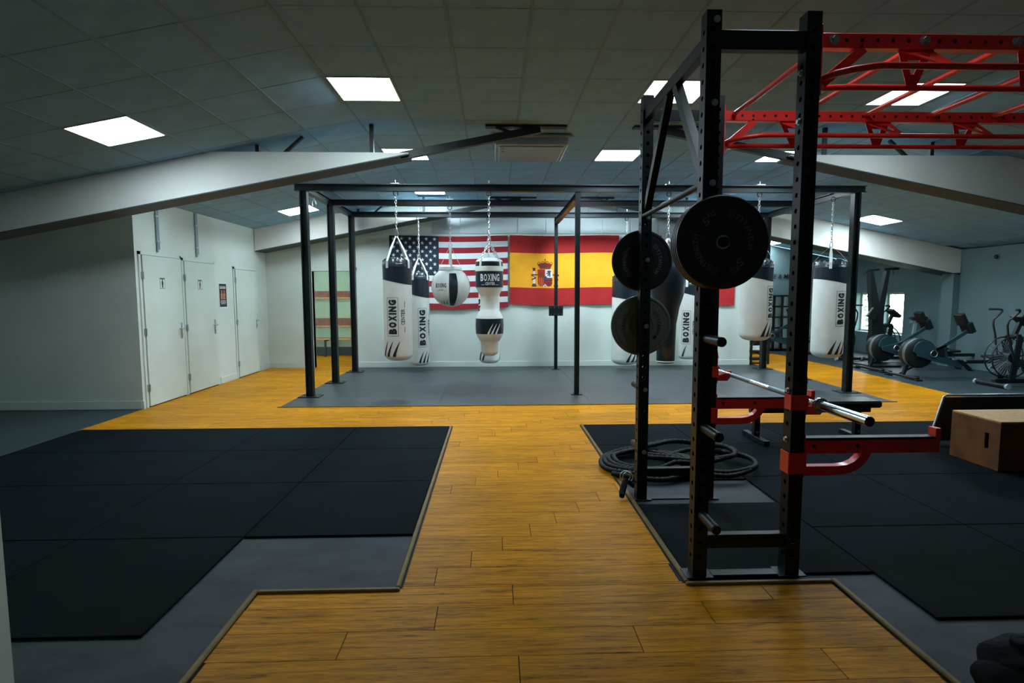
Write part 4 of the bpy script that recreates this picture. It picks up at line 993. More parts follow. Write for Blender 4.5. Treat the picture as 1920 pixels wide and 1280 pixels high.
# ================================================================== J-HOOKS, SPOTTER ARMS, BARBELL
def j_hook(y, label):
    t = thing('j_hook', label, 'j-hook', (PXR, y, 0.90), 0, 'red j-hooks')
    X = PXR + h
    b = MB(); b.box(PXR - h - 0.008, X + 0.008, y - h - 0.010, y - h - 0.002, 0.93, 1.01); b.box(PXR - h - 0.010, PXR - h - 0.002, y - h - 0.008, y + 0.02, 0.93, 1.01); part('wrap', b, 'red_paint', t, world=True)
    b = MB(); fnp = lambda u, v, d: (d, y + u, v)
    b = MB(); b.prism([(-0.022, 0.88), (0.022, 0.88), (0.022, 1.10), (0.012, 1.125), (-0.012, 1.125), (-0.022, 1.10)], fnp, X + 0.002, X + 0.012); part('back_plate', b, 'red_paint', t, world=True)
    b = MB(); b.prism([(X + 0.012, 0.90), (X + 0.09, 0.90), (X + 0.115, 0.935), (X + 0.115, 0.975), (X + 0.103, 0.975), (X + 0.10, 0.945), (X + 0.012, 0.945)], lambda u, v, d: (u, d, v), y - 0.022, y + 0.022); part('cup', b, 'red_paint', t, world=True)
    b = MB(); b.cyl((X + 0.012, y, 1.075), (X + 0.022, y, 1.075), 0.011, n=8); b.cyl((X + 0.012, y, 0.92), (X + 0.02, y - 0.024, 0.92), 0.008, n=8); part('bolt', b, 'zinc', t, world=True)
j_hook(PYF, 'red steel j-hook on the front rack post, near end of the barbell'); j_hook(PYB, 'red steel j-hook on the rear rack post, far end of the barbell')
def spotter(y, label):
    t = thing('spotter_arm', label, 'spotter arm', (PXR, y, 0.5), 0, 'red spotter arms')
    X = PXR + h; L = 2.40
    b = MB(); b.box(PXR - h - 0.01, X + 0.01, y - h - 0.012, y - h - 0.002, 0.585, 0.70, 0.002); b.box(PXR - h - 0.012, PXR - h - 0.002, y - h - 0.01, y + h, 0.585, 0.70, 0.002); part('clamp', b, 'red_paint', t, world=True)
    b = MB(); b.box(X + 0.001, X + 0.012, y - 0.032, y + 0.032, 0.56, 0.80, 0.002); part('back_plate', b, 'red_paint', t, world=True)
    b = MB(); b.bar((X + 0.012, y, 0.725), (L, y, 0.725), 0.05, 0.075, bev=0.003); part('arm', b, 'red_paint', t, world=True)
    b = MB(); b.bar((X + 0.014, y, 0.769), (L - 0.03, y, 0.769), 0.052, 0.012); part('pad', b, 'erg_black', t, world=True)
    b = MB(); b.box(L - 0.03, L, y - 0.027, y + 0.027, 0.762, 0.82, 0.002); part('end_stop', b, 'red_paint', t, world=True)
    path = [(X + 0.01, y, 0.595), (X + 0.20, y, 0.595), (X + 0.255, y, 0.602), (X + 0.30, y, 0.622), (X + 0.335, y, 0.655), (X + 0.355, y, 0.695)]
    rows = []
    for i, p in enumerate(path):
        a = Vector(path[max(0, i - 1)]); c = Vector(path[min(len(path) - 1, i + 1)]); d = (c - a).normalized(); nr = Vector((-d.z, 0, d.x)) * 0.024; p = Vector(p); w = Vector((0, 0.024, 0))
        rows.append([p - nr - w, p + nr - w, p + nr + w, p - nr + w])
    b = MB(); b.grid(rows, close_u=True, cap0=True, cap1=True); part('curved_brace', b, 'red_paint', t, smooth=30, world=True)
    b = MB()
    for x in (X + 0.06, X + 0.30): b.cyl((x, y - 0.0262, 0.73), (x, y - 0.025, 0.73), 0.011, n=12)
    part('arm_holes', b, 'dark_steel', t, world=True)
spotter(PYF, 'red spotter arm with black pad on the front rack post'); spotter(PYB, 'red spotter arm with black pad on the rear rack post')
BX, BZ = 1.705, 0.961
bar_t = thing('barbell', 'chrome barbell resting across the two red j-hooks', 'barbell', (BX, 2.4, BZ))
b = MB(); b.cyl((BX, 2.79, BZ), (BX, 4.13, BZ), 0.0145, n=16); part('shaft', b, 'chrome', bar_t, smooth=40, world=True)
for ya, yb in ((3.05, 3.30), (3.55, 3.85)):
    b = MB(); b.cyl((BX, ya, BZ), (BX, yb, BZ), 0.0152, n=16); part('knurling', b, 'grey_metal', bar_t, smooth=40, world=True)
for y0, y1 in ((2.775, 2.395), (4.145, 4.53)):
    b = MB(); b.cyl((BX, y0, BZ), (BX, y1, BZ), 0.025, n=24); sl = part('sleeve', b, 'chrome', bar_t, smooth=40, world=True)
    s_ = 1 if y1 > y0 else -1
    b = MB()
    for k, (a, r) in enumerate(((0.0, 0.037), (0.012, 0.039), (0.024, 0.033))): b.cyl((BX, y0 + s_ * (a - 0.012), BZ), (BX, y0 + s_ * (a - 0.002), BZ), r, n=16)
    part('collar', b, 'chrome', bar_t, smooth=40, world=True)
    b = MB(); b.cyl((BX, y1, BZ), (BX, y1 + 0.002 * s_, BZ), 0.0225, n=24); part('end_cap', b, 'erg_black', bar_t, world=True)

# ================================================================== WEIGHT PLATES
def make_plate(label, x, y, z, rot, m='plate_rubber', pm='plate_print', R=0.225, th=0.028, faces=1, detail=True):
    """disc facing -y, front face at y"""
    t = thing('weight_plate', label, 'weight plate', (x, y, z), 0, 'bumper plates on the rack')
    prof = [(0.0262, 0.0), (0.045, 0.0), (0.046, -0.004), (0.085, -0.004), (0.088, 0.0), (0.19, 0.0), (0.192, -0.003), (0.204, -0.003), (0.206, 0.001), (0.218, 0.0), (R, -0.006), (R, -th + 0.006), (0.218, -th), (0.0262, -th)]
    b = MB(); b.lathe([(r, h_) for r, h_ in prof] + [(0.0262, 0.0)], 64, axis='y'); part('disc', b, m, t, smooth=35)
    b = MB(); b.lathe([(0.0258, 0.0015), (0.0335, 0.0015), (0.0335, -0.002)], 32, axis='y'); b.lathe([(0.0258, 0.0015), (0.0258, -th)], 32, axis='y'); part('hub_ring', b, 'zinc' if detail else m, t, smooth=35)
    if detail:
        def arc(b, word, r, a0, a1, size):
            n = len(word)
            for k, ch in enumerate(word):
                a = a0 + (a1 - a0) * (k + 0.5) / n + rot
                c, s_ = math.cos(a), math.sin(a)      # tops outward, clockwise
                put_text(b, ch, (0.22 * size if ch == 'I' else 0.85 * size), size, lambda u, v: ((r + v) * c + u * s_, -0.0012, (r + v) * s_ - u * c), 0.01)
        for word, off in (('TITANIUM', 0), ('STRENGTH', PI)):
            b = MB(); arc(b, word, 0.135, 1.0 + off, -0.42 + off, 0.026); part('lettering', b, pm, t)
            b = MB(); arc(b, '5', 0.128, 2.28 + off, 2.02 + off, 0.036); arc(b, 'KG', 0.145, 2.0 + off, 1.72 + off, 0.024); part('weight_mark', b, pm, t)
            b = MB(); a = 1.16 + off + rot; cx, cz = 0.14 * math.cos(a), 0.14 * math.sin(a)
            for k in range(6):
                q = [(cx + q_ * math.cos(k2 * PI / 3), -0.0012, cz + q_ * math.sin(k2 * PI / 3)) for q_, k2 in ((0.019, k), (0.019, k + 1), (0.0165, k + 1), (0.0165, k))]; b.face(q)
            for k in range(6): b.face([(cx + 0.007 * math.cos(k * PI / 3) + 0.0025 * math.cos(j * PI / 2), -0.0012, cz + 0.007 * math.sin(k * PI / 3) + 0.0025 * math.sin(j * PI / 2)) for j in range(4)])
            part('emblem', b, pm, t)
    return t
names = ['front', 'second', 'third', 'rearmost']
for k in range(4):
    make_plate('%s black bumper plate of the stack on the front left rack post' % names[k], PXL + 0.002 * k, 2.622 + 0.0315 * k, 1.79, 0.15, detail=(k == 0))
make_plate('black bumper plate on the upper peg behind the rear rack post', PXL, PYB + h + 0.02, 1.79, -0.35, R=0.225)
make_plate('worn grey green bumper plate on the peg below the rear black plate', PXL, PYB + h + 0.02, 1.31, -0.4, 'plate_grey', 'plate_print_dark')

# ================================================================== BENCH, BOX, BOARD, ROPE, SPORTS BAG
t = thing('flat_bench', 'black flat weight bench standing behind the red spotter arms', 'bench', (3.3, 5.54, 0.018))
b = MB(); b.box(2.62, 3.98, 5.40, 5.68, 0.375, 0.445, 0.02); part('pad', b, 'glossy_black', t, world=True)
b = MB(); b.box(2.66, 3.93, 5.51, 5.57, 0.31, 0.372, 0.003); part('frame', b, 'black_steel', t, world=True)
for x in (2.73, 3.80):
    b = MB(); b.box(x - 0.03, x + 0.03, 5.51, 5.57, 0.07, 0.31, 0.003); part('leg', b, 'black_steel', t, world=True)
    b = MB(); b.box(x - 0.03, x + 0.03, 5.30, 5.78, 0.02, 0.07, 0.003); part('foot', b, 'black_steel', t, world=True)
    b = MB(); b.cyl((x, 5.508, 0.11), (x, 5.498, 0.11), 0.012, n=8); part('bolt', b, 'zinc', t, world=True)
t = thing('plyo_box', 'plywood jump box with a hand slot in its side', 'plyo box', (4.66, 4.7, 0.018))
x0, x1, y0, y1, z0, z1 = 4.315, 5.02, 4.45, 4.95, 0.019, 0.432
b = MB()
for (ya, yb, za, zb) in ((y0, 4.555, z0, z1), (4.595, y1, z0, z1), (4.555, 4.595, z0, 0.185), (4.555, 4.595, 0.325, z1)): b.box(x0, x0 + 0.018, ya, yb, za, zb)
part('side_panel', b, 'ply', t, world=True)
b = MB(); b.box(x1 - 0.018, x1, y0, y1, z0, z1, 0.002); part('side_panel', b, 'ply', t, world=True)
for ya in (y0, y1 - 0.018):
    b = MB(); b.box(x0 + 0.018, x1 - 0.018, ya, ya + 0.018, z0, z1, 0.001); part('end_panel', b, 'ply', t, world=True)
b = MB(); b.box(x0, x1, y0, y1, z1, z1 + 0.018, 0.003); part('top_panel', b, 'ply_lit', t, world=True)
b = MB(); b.box(x0 + 0.018, x1 - 0.018, y0 + 0.018, y1 - 0.018, z0, z0 + 0.018); part('bottom_panel', b, 'ply', t, world=True)
# board on slanted tube ends
t = thing('framed_board', 'long dark board in a slanted metal tube frame behind the plywood box', 'board', (5.4, 5.32, 0.018))
b = MB(); b.prism([(4.42, 0.055), (6.48, 0.055), (6.36, 0.50), (4.545, 0.50)], lambda u, v, d: (u, d, v), 5.31, 5.33); part('panel', b, 'board_face', t, world=True)
b = MB(); b.tube([(4.403, 5.32, 0.02), (4.54, 5.32, 0.505), (4.56, 5.32, 0.517), (6.34, 5.32, 0.517), (6.365, 5.32, 0.505), (6.50, 5.32, 0.02)], 0.0125, 10); part('tube_frame', b, 'alu', t, smooth=50, world=True)
for x in (4.75, 6.15):
    b = MB(); b.bar((x, 5.345, 0.45), (x, 5.62, 0.03), 0.03, 0.02); part('rear_leg', b, 'black_steel', t, world=True)
# battle rope
t = thing('battle_rope', 'thick black battle rope coiled on the mats behind the rack', 'rope', (1.6, 4.7, 0.018))
pts = []
def coil(cx, cy, r0, r1, turns, a0, z0, z1, sx=1.0, sy=1.0, jit=0.02):
    n = int(turns * 70)
    for i in range(n + 1):
        q = i / n; a = a0 + 2 * PI * turns * q; r = r0 + (r1 - r0) * q
        pts.append(Vector((cx + sx * r * math.cos(a) + jit * math.sin(3.1 * a), cy + sy * r * math.sin(a) + jit * math.cos(2.3 * a), z0 + (z1 - z0) * q + 0.006 * math.sin(5 * a))))
coil(1.36, 4.74, 0.44, 0.27, 4.2, PI * 1.2, 0.042, 0.075)
coil(1.75, 4.86, 0.34, 0.30, 2.0, PI * 1.35, 0.105, 0.12, 1.35, 0.95)
coil(1.90, 4.66, 0.40, 0.36, 1.6, PI * 1.1, 0.065, 0.085, 1.0, 0.9)
sm = [pts[0]]
for p in pts[1:]:
    d = (p - sm[-1]).length; k = max(1, int(d / 0.016))
    base = sm[-1]
    for i in range(1, k + 1): sm.append(base.lerp(p, i / k))
for _ in range(6): sm = [sm[0]] + [(sm[i - 1] + sm[i] * 2 + sm[i + 1]) / 4 for i in range(1, len(sm) - 1)] + [sm[-1]]
rows = []; prev = None; dist = 0.0
for i, p in enumerate(sm):
    d = (sm[min(i + 1, len(sm) - 1)] - sm[max(i - 1, 0)]).normalized()
    a = d.orthogonal().normalized() if prev is None else (prev - d * prev.dot(d)).normalized()
    prev = a; c = d.cross(a)
    if i: dist += (p - sm[i - 1]).length
    tw = dist * 2 * PI / 0.13
    rows.append([p + (a * math.cos(2 * PI * k / 12) + c * math.sin(2 * PI * k / 12)) * (0.0195 + 0.0042 * math.cos(3 * (2 * PI * k / 12) - 3 * tw)) for k in range(12)])
b = MB(); b.grid(rows, close_u=True, cap0=True, cap1=True); part('cord', b, 'rope', t, smooth=80, world=True)
e = sm[-1]; d = (sm[-1] - sm[-12]).normalized()
b = MB(); b.tube([e - d * 0.02, e + d * 0.02, e + d * 0.24, e + d * 0.25], [0.024, 0.027, 0.027, 0.022], 14); part('grip', b, 'rubber', t, smooth=50, world=True)
t = thing('anchor_strap', 'black strap with a steel ring lying over the metal edging by the rear rack foot', 'strap', (0.97, 4.02, 0.02))
b = MB(); b.tube([(0.945, 3.94, 0.045), (0.955, 3.98, 0.055), (0.985, 4.04, 0.095), (1.01, 4.08, 0.125)], [0.020, 0.024, 0.024, 0.017], 12); part('grip', b, 'cloth_black', t, smooth=50, world=True)
for k, (cx, cz) in enumerate(((1.005, 0.145), (1.03, 0.13))):
    b = MB(); b.tube([(cx + 0.040 * math.cos(a * PI / 9), 4.09 + 0.02 * k, cz + 0.040 * math.sin(a * PI / 9)) for a in range(18)], 0.005, 7, closed=True); part('ring', b, 'zinc', t, smooth=60, world=True)
b = MB(); b.tube([(1.03, 4.10, 0.10), (1.08, 4.14, 0.05), (1.16, 4.2, 0.03)], 0.018, 10); part('webbing_tail', b, 'cloth_black', t, smooth=50, world=True)
# sports bag in the near right corner
def blob(b, c, r, n=28, m=18, e=2.6, seed=0.0):
    rows = []
    for i in range(m + 1):
        th = -PI / 2 + PI * i / m; ct = abs(math.cos(th)) ** (2 / e); st = math.copysign(abs(math.sin(th)) ** (2 / e), math.sin(th)); row = []
        for k in range(n):
            a = 2 * PI * k / n; ca = math.copysign(abs(math.cos(a)) ** (2 / e), math.cos(a)); sa = math.copysign(abs(math.sin(a)) ** (2 / e), math.sin(a))
            w = 1 + 0.035 * math.sin(4 * a + 3 * th + seed) + 0.025 * math.sin(7 * a - 5 * th + seed * 2)
            row.append((c[0] + r[0] * ct * ca * w, c[1] + r[1] * ct * sa * w, max(c[2] + r[2] * st * w, 0.004)))
        rows.append(row)
    b.grid(rows, close_u=True)
t = thing('sports_bag', 'black slouching sports bag on the floor in the near right corner', 'bag', (2.1, 1.82, 0.0))
b = MB(); blob(b, (2.13, 1.80, 0.11), (0.37, 0.21, 0.12), seed=1.0, e=2.3); part('body', b, 'cloth_black', t, smooth=70, world=True)
b = MB(); blob(b, (2.06, 1.85, 0.155), (0.25, 0.16, 0.10), seed=2.2, e=2.1); part('top_pocket', b, 'cloth_black', t, smooth=70, world=True)
b = MB(); blob(b, (2.03, 1.86, 0.238), (0.11, 0.06, 0.028), seed=0.4, e=3.2); part('flap', b, 'cloth_black', t, smooth=70, world=True)
for s_ in (-1, 1):
    b = MB(); b.tube([(1.92, 1.80 + 0.06 * s_, 0.225), (2.0, 1.80 + 0.075 * s_, 0.262), (2.12, 1.80 + 0.075 * s_, 0.270), (2.24, 1.80 + 0.07 * s_, 0.225)], 0.012, 8); part('handle', b, 'cloth_black', t, smooth=60, world=True)

# ================================================================== CARDIO MACHINES
def make_rower(label, loc, rz):
    t = thing('rowing_machine', label, 'rowing machine', loc, rz, 'rowing machines')
    b = MB(); b.box(-0.035, 0.035, -0.38, 0.38, 0.02, 0.065, 0.008); ft = part('front_foot', b, 'erg_black', t)
    for s_ in (-1, 1):
        b = MB(); b.cyl((-0.02, s_ * 0.34, 0.045), (0.02, s_ * 0.34, 0.045), 0.045, n=12); b.box(-0.05, 0.05, s_ * 0.38 - 0.04, s_ * 0.38 + 0.04, 0.0, 0.03); part('caster', b, 'erg_black', ft, smooth=40)
    b = MB(); b.bar((0.0, 0.0, 0.06), (0.12, 0.0, 0.42), 0.05, 0.05); b.bar((0.02, 0.12, 0.06), (0.30, 0.05, 0.25), 0.03, 0.03); part('front_leg', b, 'erg_black', t)
    b = MB(); b.lathe([(0, -0.13), (0.20, -0.13), (0.255, -0.10), (0.265, -0.05), (0.265, 0.05), (0.255, 0.10), (0.20, 0.13), (0, 0.13)], 40, (0.22, 0, 0.46), axis='y'); part('flywheel_cage', b, 'erg_black', t, smooth=40)
    b = MB(); b.lathe([(0.268, -0.035), (0.272, -0.03), (0.272, 0.03), (0.268, 0.035)], 40, (0.22, -0.045, 0.46), axis='y'); part('vent_band', b, 'erg_grey', t, smooth=40)
    b = MB(); b.prism([(0.10 + 0.2 * math.cos(a), 0.50 + 0.2 * math.sin(a)) for a in [PI * k / 12 for k in range(13)]] + [(0.0, 0.42), (0.28, 0.42)], lambda u, v, d: (u + 0.16, d, v), -0.155, -0.132); part('upper_cover', b, 'erg_teal', t)
    b = MB(); b.prism([(0.12, 0.50), (0.30, 0.53), (0.62, 0.62), (0.66, 0.36), (0.95, 0.24), (0.90, 0.20), (0.40, 0.33), (0.12, 0.42)], lambda u, v, d: (u, d, v), -0.185, -0.155); part('side_frame', b, 'erg_teal', t)
    b = MB(); b.prism([(0.42, 0.50), (0.58, 0.57), (0.60, 0.40), (0.48, 0.44)], lambda u, v, d: (u, d, v), -0.195, -0.185); part('inset', b, 'erg_black', t)
    b = MB(); b.lathe([(0.045, 0.0), (0.055, 0.012), (0.065, 0.012), (0.07, 0.0)], 24, (0.40, -0.19, 0.46), axis='y'); part('hub_ring', b, 'zinc', t, smooth=40)
    b = MB(); b.lathe([(0, 0.006), (0.045, 0.006)], 24, (0.40, -0.19, 0.46), axis='y'); part('hub_cap', b, 'erg_black', t)
    b = MB(); b.bar((0.45, -0.17, 0.52), (0.98, -0.17, 0.86), 0.03, 0.06); part('monitor_arm', b, 'erg_teal', t)
    b = MB(); b.box(-0.05, 0.05, -0.11, 0.11, -0.10, 0.10, 0.012, Matrix.Translation((1.0, -0.15, 0.93)) @ Matrix.Rotation(-0.45, 4, 'Y')); mo = part('monitor', b, 'erg_black', t)
    b = MB(); b.box(0.04, 0.06, -0.08, 0.08, -0.10, 0.02, 0.004, Matrix.Translation((1.0, -0.15, 0.93)) @ Matrix.Rotation(-0.45, 4, 'Y')); part('screen', b, 'grey_metal', mo)
    b = MB(); b.box(-0.06, 0.03, -0.09, 0.09, -0.02, 0.20, 0.01, Matrix.Translation((0.93, -0.15, 1.0)) @ Matrix.Rotation(-0.45, 4, 'Y')); part('phone_holder', b, 'erg_black', t)
    b = MB(); b.box(-0.22, 0.22, -0.03, 0.03, -0.045, 0.045, 0.004, Matrix.Translation((0.80, 0, 0.30)) @ Matrix.Rotation(0.22, 4, 'Y')); part('main_beam', b, 'erg_teal', t)
    b = MB(); b.box(0.80, 2.38, -0.028, 0.028, 0.265, 0.325, 0.004); part('rail', b, 'erg_black', t)
    for s_ in (-1, 1):
        b = MB(); b.box(-0.15, 0.15, -0.055, 0.055, -0.015, 0.015, 0.004, Matrix.Translation((1.02, s_ * 0.13, 0.25)) @ Matrix.Rotation(0.75, 4, 'Y')); fp = part('footrest', b, 'erg_black', t)
        b = MB(); b.bar((0.98, s_ * 0.13 - 0.06, 0.33), (0.98, s_ * 0.13 + 0.06, 0.33), 0.03, 0.02); part('foot_strap', b, 'grey_metal', fp)
        b = MB(); b.cyl((1.10, s_ * 0.19, 0.17), (1.10, s_ * 0.20, 0.17), 0.012, n=10); part('pin', b, 'zinc', fp)
    b = MB(); b.box(1.52, 1.78, -0.16, 0.16, 0.36, 0.405, 0.018); part('seat', b, 'erg_black', t)
    b = MB(); b.box(1.60, 1.70, -0.05, 0.05, 0.326, 0.36); part('seat_carriage', b, 'erg_black', t)
    b = MB(); b.bar((2.28, 0, 0.27), (2.32, 0, 0.04), 0.05, 0.04); b.box(2.29, 2.35, -0.25, 0.25, 0.0, 0.04, 0.006); part('rear_leg', b, 'erg_black', t)
    b = MB(); b.cyl((0.62, -0.22, 0.56), (0.62, 0.22, 0.56), 0.015, n=10); part('handle', b, 'erg_black', t, smooth=40)
    return t
r1 = make_rower('dark rowing machine nearest the wooden strip, monitor arm raised to the right', (7.48, 9.70, 0.0065), -0.03)
r2 = copy_tree(r1); r2.location = (7.57, 10.72, 0.0065); r2.rotation_euler = (0, 0, 0.02); r2['label'] = 'dark rowing machine standing behind the nearest one, below the bright window'
r3 = copy_tree(r1); r3.location = (6.80, 14.1, 0.0065); r3.rotation_euler = (0, 0, 0); r3['label'] = 'dark rowing machine far off in front of the lockers'
def make_bike(label, loc, rz):
    t = thing('air_bike', label, 'exercise bike', loc, rz, 'air bikes')
    c = (0, 0, 0.49)
    for s_ in (-1, 1):
        b = MB(); b.tube([(0.33 * math.cos(2 * PI * k / 36), s_ * 0.07, 0.49 + 0.33 * math.sin(2 * PI * k / 36)) for k in range(36)], 0.012, 6, closed=True)
        cg = part('fan_rim', b, 'erg_black', t, smooth=60)
        b = MB()
        for k in range(40):
            a = 2 * PI * k / 40; b.tube([(0.07 * math.cos(a), s_ * 0.085, 0.49 + 0.07 * math.sin(a)), (0.20 * math.cos(a + 0.15), s_ * 0.085, 0.49 + 0.20 * math.sin(a + 0.15)), (0.33 * math.cos(a + 0.2), s_ * 0.07, 0.49 + 0.33 * math.sin(a + 0.2))], 0.0025, 4)
        part('fan_guard_wires', b, 'grey_metal', cg, kind='stuff')
    b = MB(); b.lathe([(0, -0.10), (0.08, -0.095), (0.085, 0.0), (0.08, 0.095), (0, 0.10)], 24, c, axis='y'); part('fan_hub', b, 'erg_black', t, smooth=40)
    for k in range(10):
        a = 2 * PI * k / 10; b = MB(); d = Vector((math.cos(a), 0, math.sin(a))); n_ = Vector((-math.sin(a), 0, math.cos(a)))
        p0 = Vector(c) + d * 0.07; p1 = Vector(c) + d * 0.30
        b.face([p0 + n_ * 0.02 + Vector((0, -0.04, 0)), p1 + n_ * 0.05 + Vector((0, -0.04, 0)), p1 + Vector((0, 0.05, 0)), p0 + Vector((0, 0.05, 0))]); part('fan_blade', b, 'erg_black', t)
    for s_ in (-1, 1):
        b = MB(); b.bar((0.0, s_ * 0.105, 0.12), (0.09, s_ * 0.105, 0.84), 0.02, 0.10, up=(1, 0, 0)); part('fork', b, 'erg_black', t)
    b = MB(); b.box(-0.22, 1.05, -0.04, 0.04, 0.06, 0.13, 0.006); part('base_beam', b, 'erg_black', t)
    for x in (-0.24, 1.02):
        b = MB(); b.cyl((x, -0.28, 0.045), (x, 0.28, 0.045), 0.035, n=14); ft = part('foot', b, 'erg_black', t, smooth=40)
        for s_ in (-1, 1):
            b = MB(); b.cyl((x - 0.005, s_ * 0.27, 0.045), (x - 0.005, s_ * 0.31, 0.045), 0.045, n=16); part('wheel' if x < 0 else 'end_cap', b, 'pale_bin' if x < 0 else 'erg_black', ft, smooth=40)
    b = MB(); b.box(0.03, 0.15, -0.09, 0.09, 0.80, 0.87, 0.02); b.bar((0.09, 0, 0.86), (0.17, 0, 1.06), 0.05, 0.06, up=(1, 0, 0)); part('console_mast', b, 'erg_black', t)
    b = MB(); b.box(-0.13, 0.13, -0.11, 0.11, -0.035, 0.035, 0.01, Matrix.Translation((0.20, 0, 1.10)) @ Matrix.Rotation(0.65, 4, 'Y')); part('console', b, 'erg_black', t)
    for s_ in (-1, 1):
        sw = -0.0 if s_ < 0 else 0.10
        b = MB(); b.tube([(-0.04 + sw * .2, s_ * 0.16, 0.46), (-0.18 + sw, s_ * 0.17, 0.86), (-0.215 + sw, s_ * 0.18, 1.02), (-0.205 + sw, s_ * 0.19, 1.10), (-0.09 + sw, s_ * 0.2, 1.20), (-0.05 + sw, s_ * 0.2, 1.245)], 0.016, 10); lv = part('lever', b, 'erg_black', t, smooth=60)
        b = MB(); b.tube([(-0.05 + sw, s_ * 0.2, 1.245), (-0.06 + sw, s_ * 0.21, 1.268), (-0.09 + sw, s_ * 0.23, 1.275), (-0.20 + sw, s_ * 0.30, 1.275)], 0.019, 10); part('hand_grip', b, 'erg_black', lv, smooth=60)
        b = MB(); b.bar((0.42, s_ * 0.12, 0.33), (0.42 + s_ * 0.15, s_ * 0.12, 0.33 - 0.05 * s_), 0.02, 0.03); b.box(0.42 + s_ * 0.15 - 0.045, 0.42 + s_ * 0.15 + 0.045, s_ * 0.12 - 0.0 + (0.0 if s_ > 0 else -0.10), s_ * 0.12 + (0.10 if s_ > 0 else 0.0), 0.33 - 0.05 * s_ - 0.012, 0.33 - 0.05 * s_ + 0.012); part('pedal', b, 'erg_black', t)
    b = MB(); b.bar((0.10, 0, 0.45), (0.85, 0, 0.12), 0.06, 0.09); b.lathe([(0, 0.06), (0.13, 0.05), (0.14, 0), (0.13, -0.05), (0, -0.06)], 24, (0.42, 0, 0.33), axis='y'); part('chain_case', b, 'erg_black', t)
    b = MB(); b.bar((0.62, 0, 0.16), (0.72, 0, 0.88), 0.045, 0.06, up=(1, 0, 0)); part('seat_post', b, 'pale_bin', t)
    b = MB(); b.box(0.60, 0.88, -0.025, 0.025, 0.88, 0.925, 0.004); part('seat_slide', b, 'pale_bin', t)
    b = MB(); b.prism([(0.58, 0.99), (0.64, 1.015), (0.90, 1.025), (0.92, 1.0), (0.90, 0.965), (0.78, 0.955), (0.74, 0.93), (0.70, 0.955), (0.62, 0.97)], lambda u, v, d: (u, d, v), -0.10, 0.10); part('seat', b, 'erg_black', t)
    return t
b1 = make_bike('black air bike with a big spoked fan at the right edge', (8.46, 8.70, 0.0065), 0.0)
b2 = copy_tree(b1); b2.location = (8.80, 12.06, 0.0065); b2.rotation_euler = (0, 0, 0); b2['label'] = 'black air bike standing against the bright window'
b3 = copy_tree(b1); b3.location = (8.18, 12.55, 0.0065); b3.rotation_euler = (0, 0, PI / 2); b3['label'] = 'black air bike farthest back, left of the tall ski machine'
# ski machine
t = thing('ski_machine', 'tall black standing ski machine with v-shaped column beside the window', 'ski machine', (8.2, 11.45, 0.0065))
b = MB(); b.box(7.88, 8.52, 11.1, 11.75, 0.007, 0.05, 0.01); part('base', b, 'erg_black', t, world=True)
b = MB(); b.prism([(8.10, 0.05), (8.32, 0.05), (8.315, 1.2), (8.40, 2.03), (8.33, 2.03), (8.17, 1.15)], lambda u, v, d: (u, d, v), 11.42, 11.54); part('column', b, 'erg_black', t, world=True)
b = MB(); b.prism([(8.09, 0.05), (8.18, 0.05), (8.20, 1.30), (8.02, 2.03), (7.95, 2.03), (8.04, 1.10)], lambda u, v, d: (u, d, v), 11.40, 11.52); part('column_arm', b, 'erg_black', t, world=True)
b = MB(); b.lathe([(0, -0.08), (0.22, -0.07), (0.23, 0.0), (0.22, 0.07), (0, 0.08)], 32, (8.2, 11.38, 0.45), axis='y'); part('flywheel_cage', b, 'erg_black', t, smooth=40, world=True)
b = MB(); b.cyl((7.95, 11.45, 2.045), (8.18, 11.45, 2.055), 0.022, n=12); b.cyl((8.30, 11.45, 2.06), (8.60, 11.45, 2.075), 0.028, n=12); part('top_bar', b, 'erg_black', t, smooth=40, world=True)
b = MB(); b.tube([(8.0, 11.42, 2.05), (7.90, 11.40, 2.035), (7.80, 11.38, 1.96)], [0.025, 0.018, 0.014], 10); part('handle', b, 'erg_black', t, smooth=50, world=True)
b = MB(); b.tube([(8.46, 11.42, 2.06), (8.46, 11.40, 1.95)], 0.008, 8); part('cord', b, 'erg_black', t, world=True)
b = MB(); b.box(-0.09, 0.09, -0.03, 0.03, -0.11, 0.11, 0.01, Matrix.Translation((8.0, 11.32, 1.12)) @ Matrix.Rotation(0.6, 4, 'Y')); part('monitor', b, 'erg_black', t, world=True)

# ================================================================== LOCKERS, LOW RACK, CEILING UNIT, CAMERA DOME
t = thing('locker_cabinet', 'dark gridded locker unit with pale doors under the wall lettering', 'lockers', (7.7, 14.75, 0))
b = MB()
nx, nz = 7, 5; lx0, lx1, lz0, lz1 = 6.90, 8.46, 0.05, 1.50
for i in range(nx + 1): x = lx0 + (lx1 - lx0) * i / nx; b.box(x - 0.02, x + 0.02, 14.55, 14.97, lz0, lz1)
for k in range(nz + 1): z = lz0 + (lz1 - lz0) * k / nz; b.box(lx0 - 0.02, lx1 + 0.02, 14.555, 14.965, z - 0.02, z + 0.02)
b.box(lx0, lx1, 14.95, 14.97, lz0, lz1); part('frame', b, 'black_steel', t, world=True)
for i in range(nx):
    for k in range(nz):
        xa = lx0 + (lx1 - lx0) * i / nx + 0.022; xb = lx0 + (lx1 - lx0) * (i + 1) / nx - 0.022; za = lz0 + (lz1 - lz0) * k / nz + 0.022; zb = za + (lz1 - lz0) / nz - 0.044
        b = MB(); b.box(xa, xb, 14.60, 14.62, za, zb, 0.003); part('locker_door', b, 'pale_bin', t, world=True)
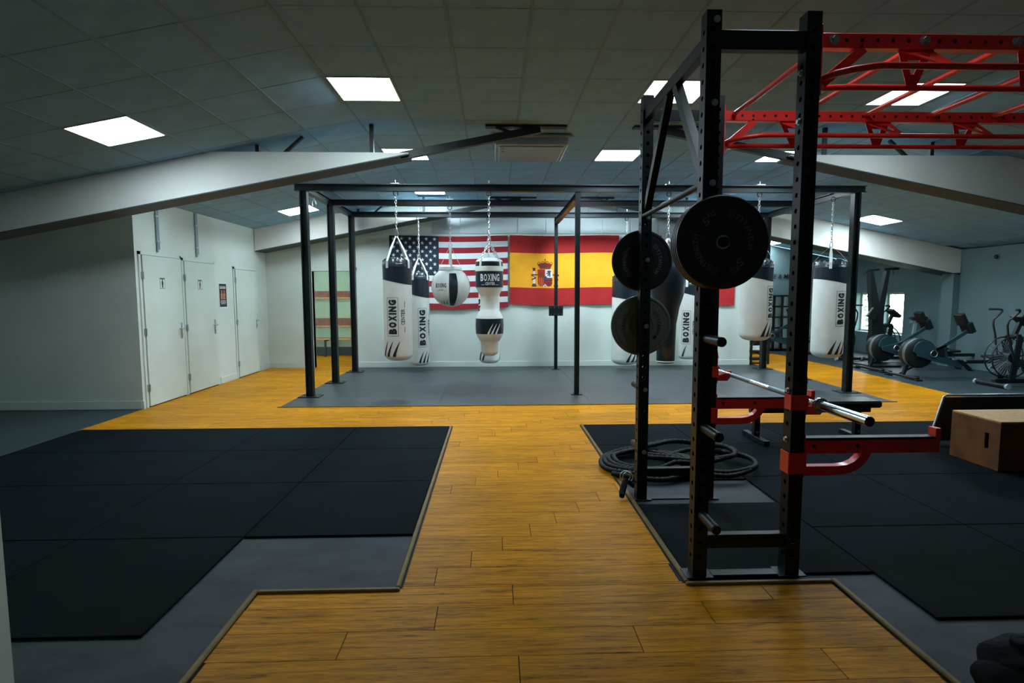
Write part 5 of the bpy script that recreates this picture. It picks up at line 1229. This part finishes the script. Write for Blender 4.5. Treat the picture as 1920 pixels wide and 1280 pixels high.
t = thing('low_rack', 'low black metal shelf rack at the end of the far wall', 'shelf', (5.83, 11.95, 0))
for x in (5.64, 6.02):
    for y in (11.78, 12.12): b = MB(); b.box(x - 0.018, x + 0.018, y - 0.018, y + 0.018, 0.003, 0.95); part('leg', b, 'black_steel', t, world=True)
for z in (0.10, 0.28, 0.60, 0.93): b = MB(); b.box(5.62, 6.04, 11.76, 12.14, z, z + 0.025, 0.003); part('shelf', b, 'black_steel', t, world=True)
for z, m, lab in ((0.306, 'webbing', 'pale folded pad lying on the low black shelf rack'), (0.626, 'erg_teal', 'teal folded pad lying on the upper shelf of the low rack')):
    b = MB(); b.box(5.66, 6.0, 11.80, 12.10, z, z + 0.05, 0.012); b.box(5.67, 5.99, 11.81, 12.09, z + 0.05, z + 0.09, 0.012); solo('folded_pad', b, m, (5.83, 11.95, z), label=lab, cat='pad', group='pads on the low rack')
t = thing('ceiling_unit', 'grey rectangular air unit hanging under the middle of the ceiling', 'air unit', (0.47, 7.34, 3.38))
b = MB(); b.box(0.02, 0.93, 6.92, 7.78, 3.385, 3.505, 0.01); part('housing', b, 'grey_metal', t, world=True)
b = MB(); b.box(-0.03, 0.98, 6.86, 6.92, 3.47, 3.495, 0.003); part('flange', b, 'grey_metal', t, world=True)
b = MB(); b.box(0.07, 0.88, 6.98, 7.72, 3.372, 3.385, 0.004); part('grille_panel', b, 'grey_metal', t, world=True)
for k in range(3): b = MB(); b.cyl((0.12, 7.05 + 0.07 * k, 3.372), (0.12, 7.05 + 0.07 * k, 3.366), 0.02, n=12); part('knob', b, 'tbar', t, world=True)
t = thing('wall_sensor', 'small round sensor high on the right wall', 'sensor', (9.70, 10.37, 2.2))
b = MB(); b.cyl((9.75, 10.37, 2.25), (9.72, 10.37, 2.25), 0.05, n=16); part('base', b, 'tbar', t, smooth=40, world=True)
b = MB(); b.lathe([(0.045, 0.0), (0.035, -0.03), (0.0, -0.045)], 16, (9.72, 10.37, 2.25), axis='x'); part('dome', b, 'erg_black', t, smooth=60, world=True)
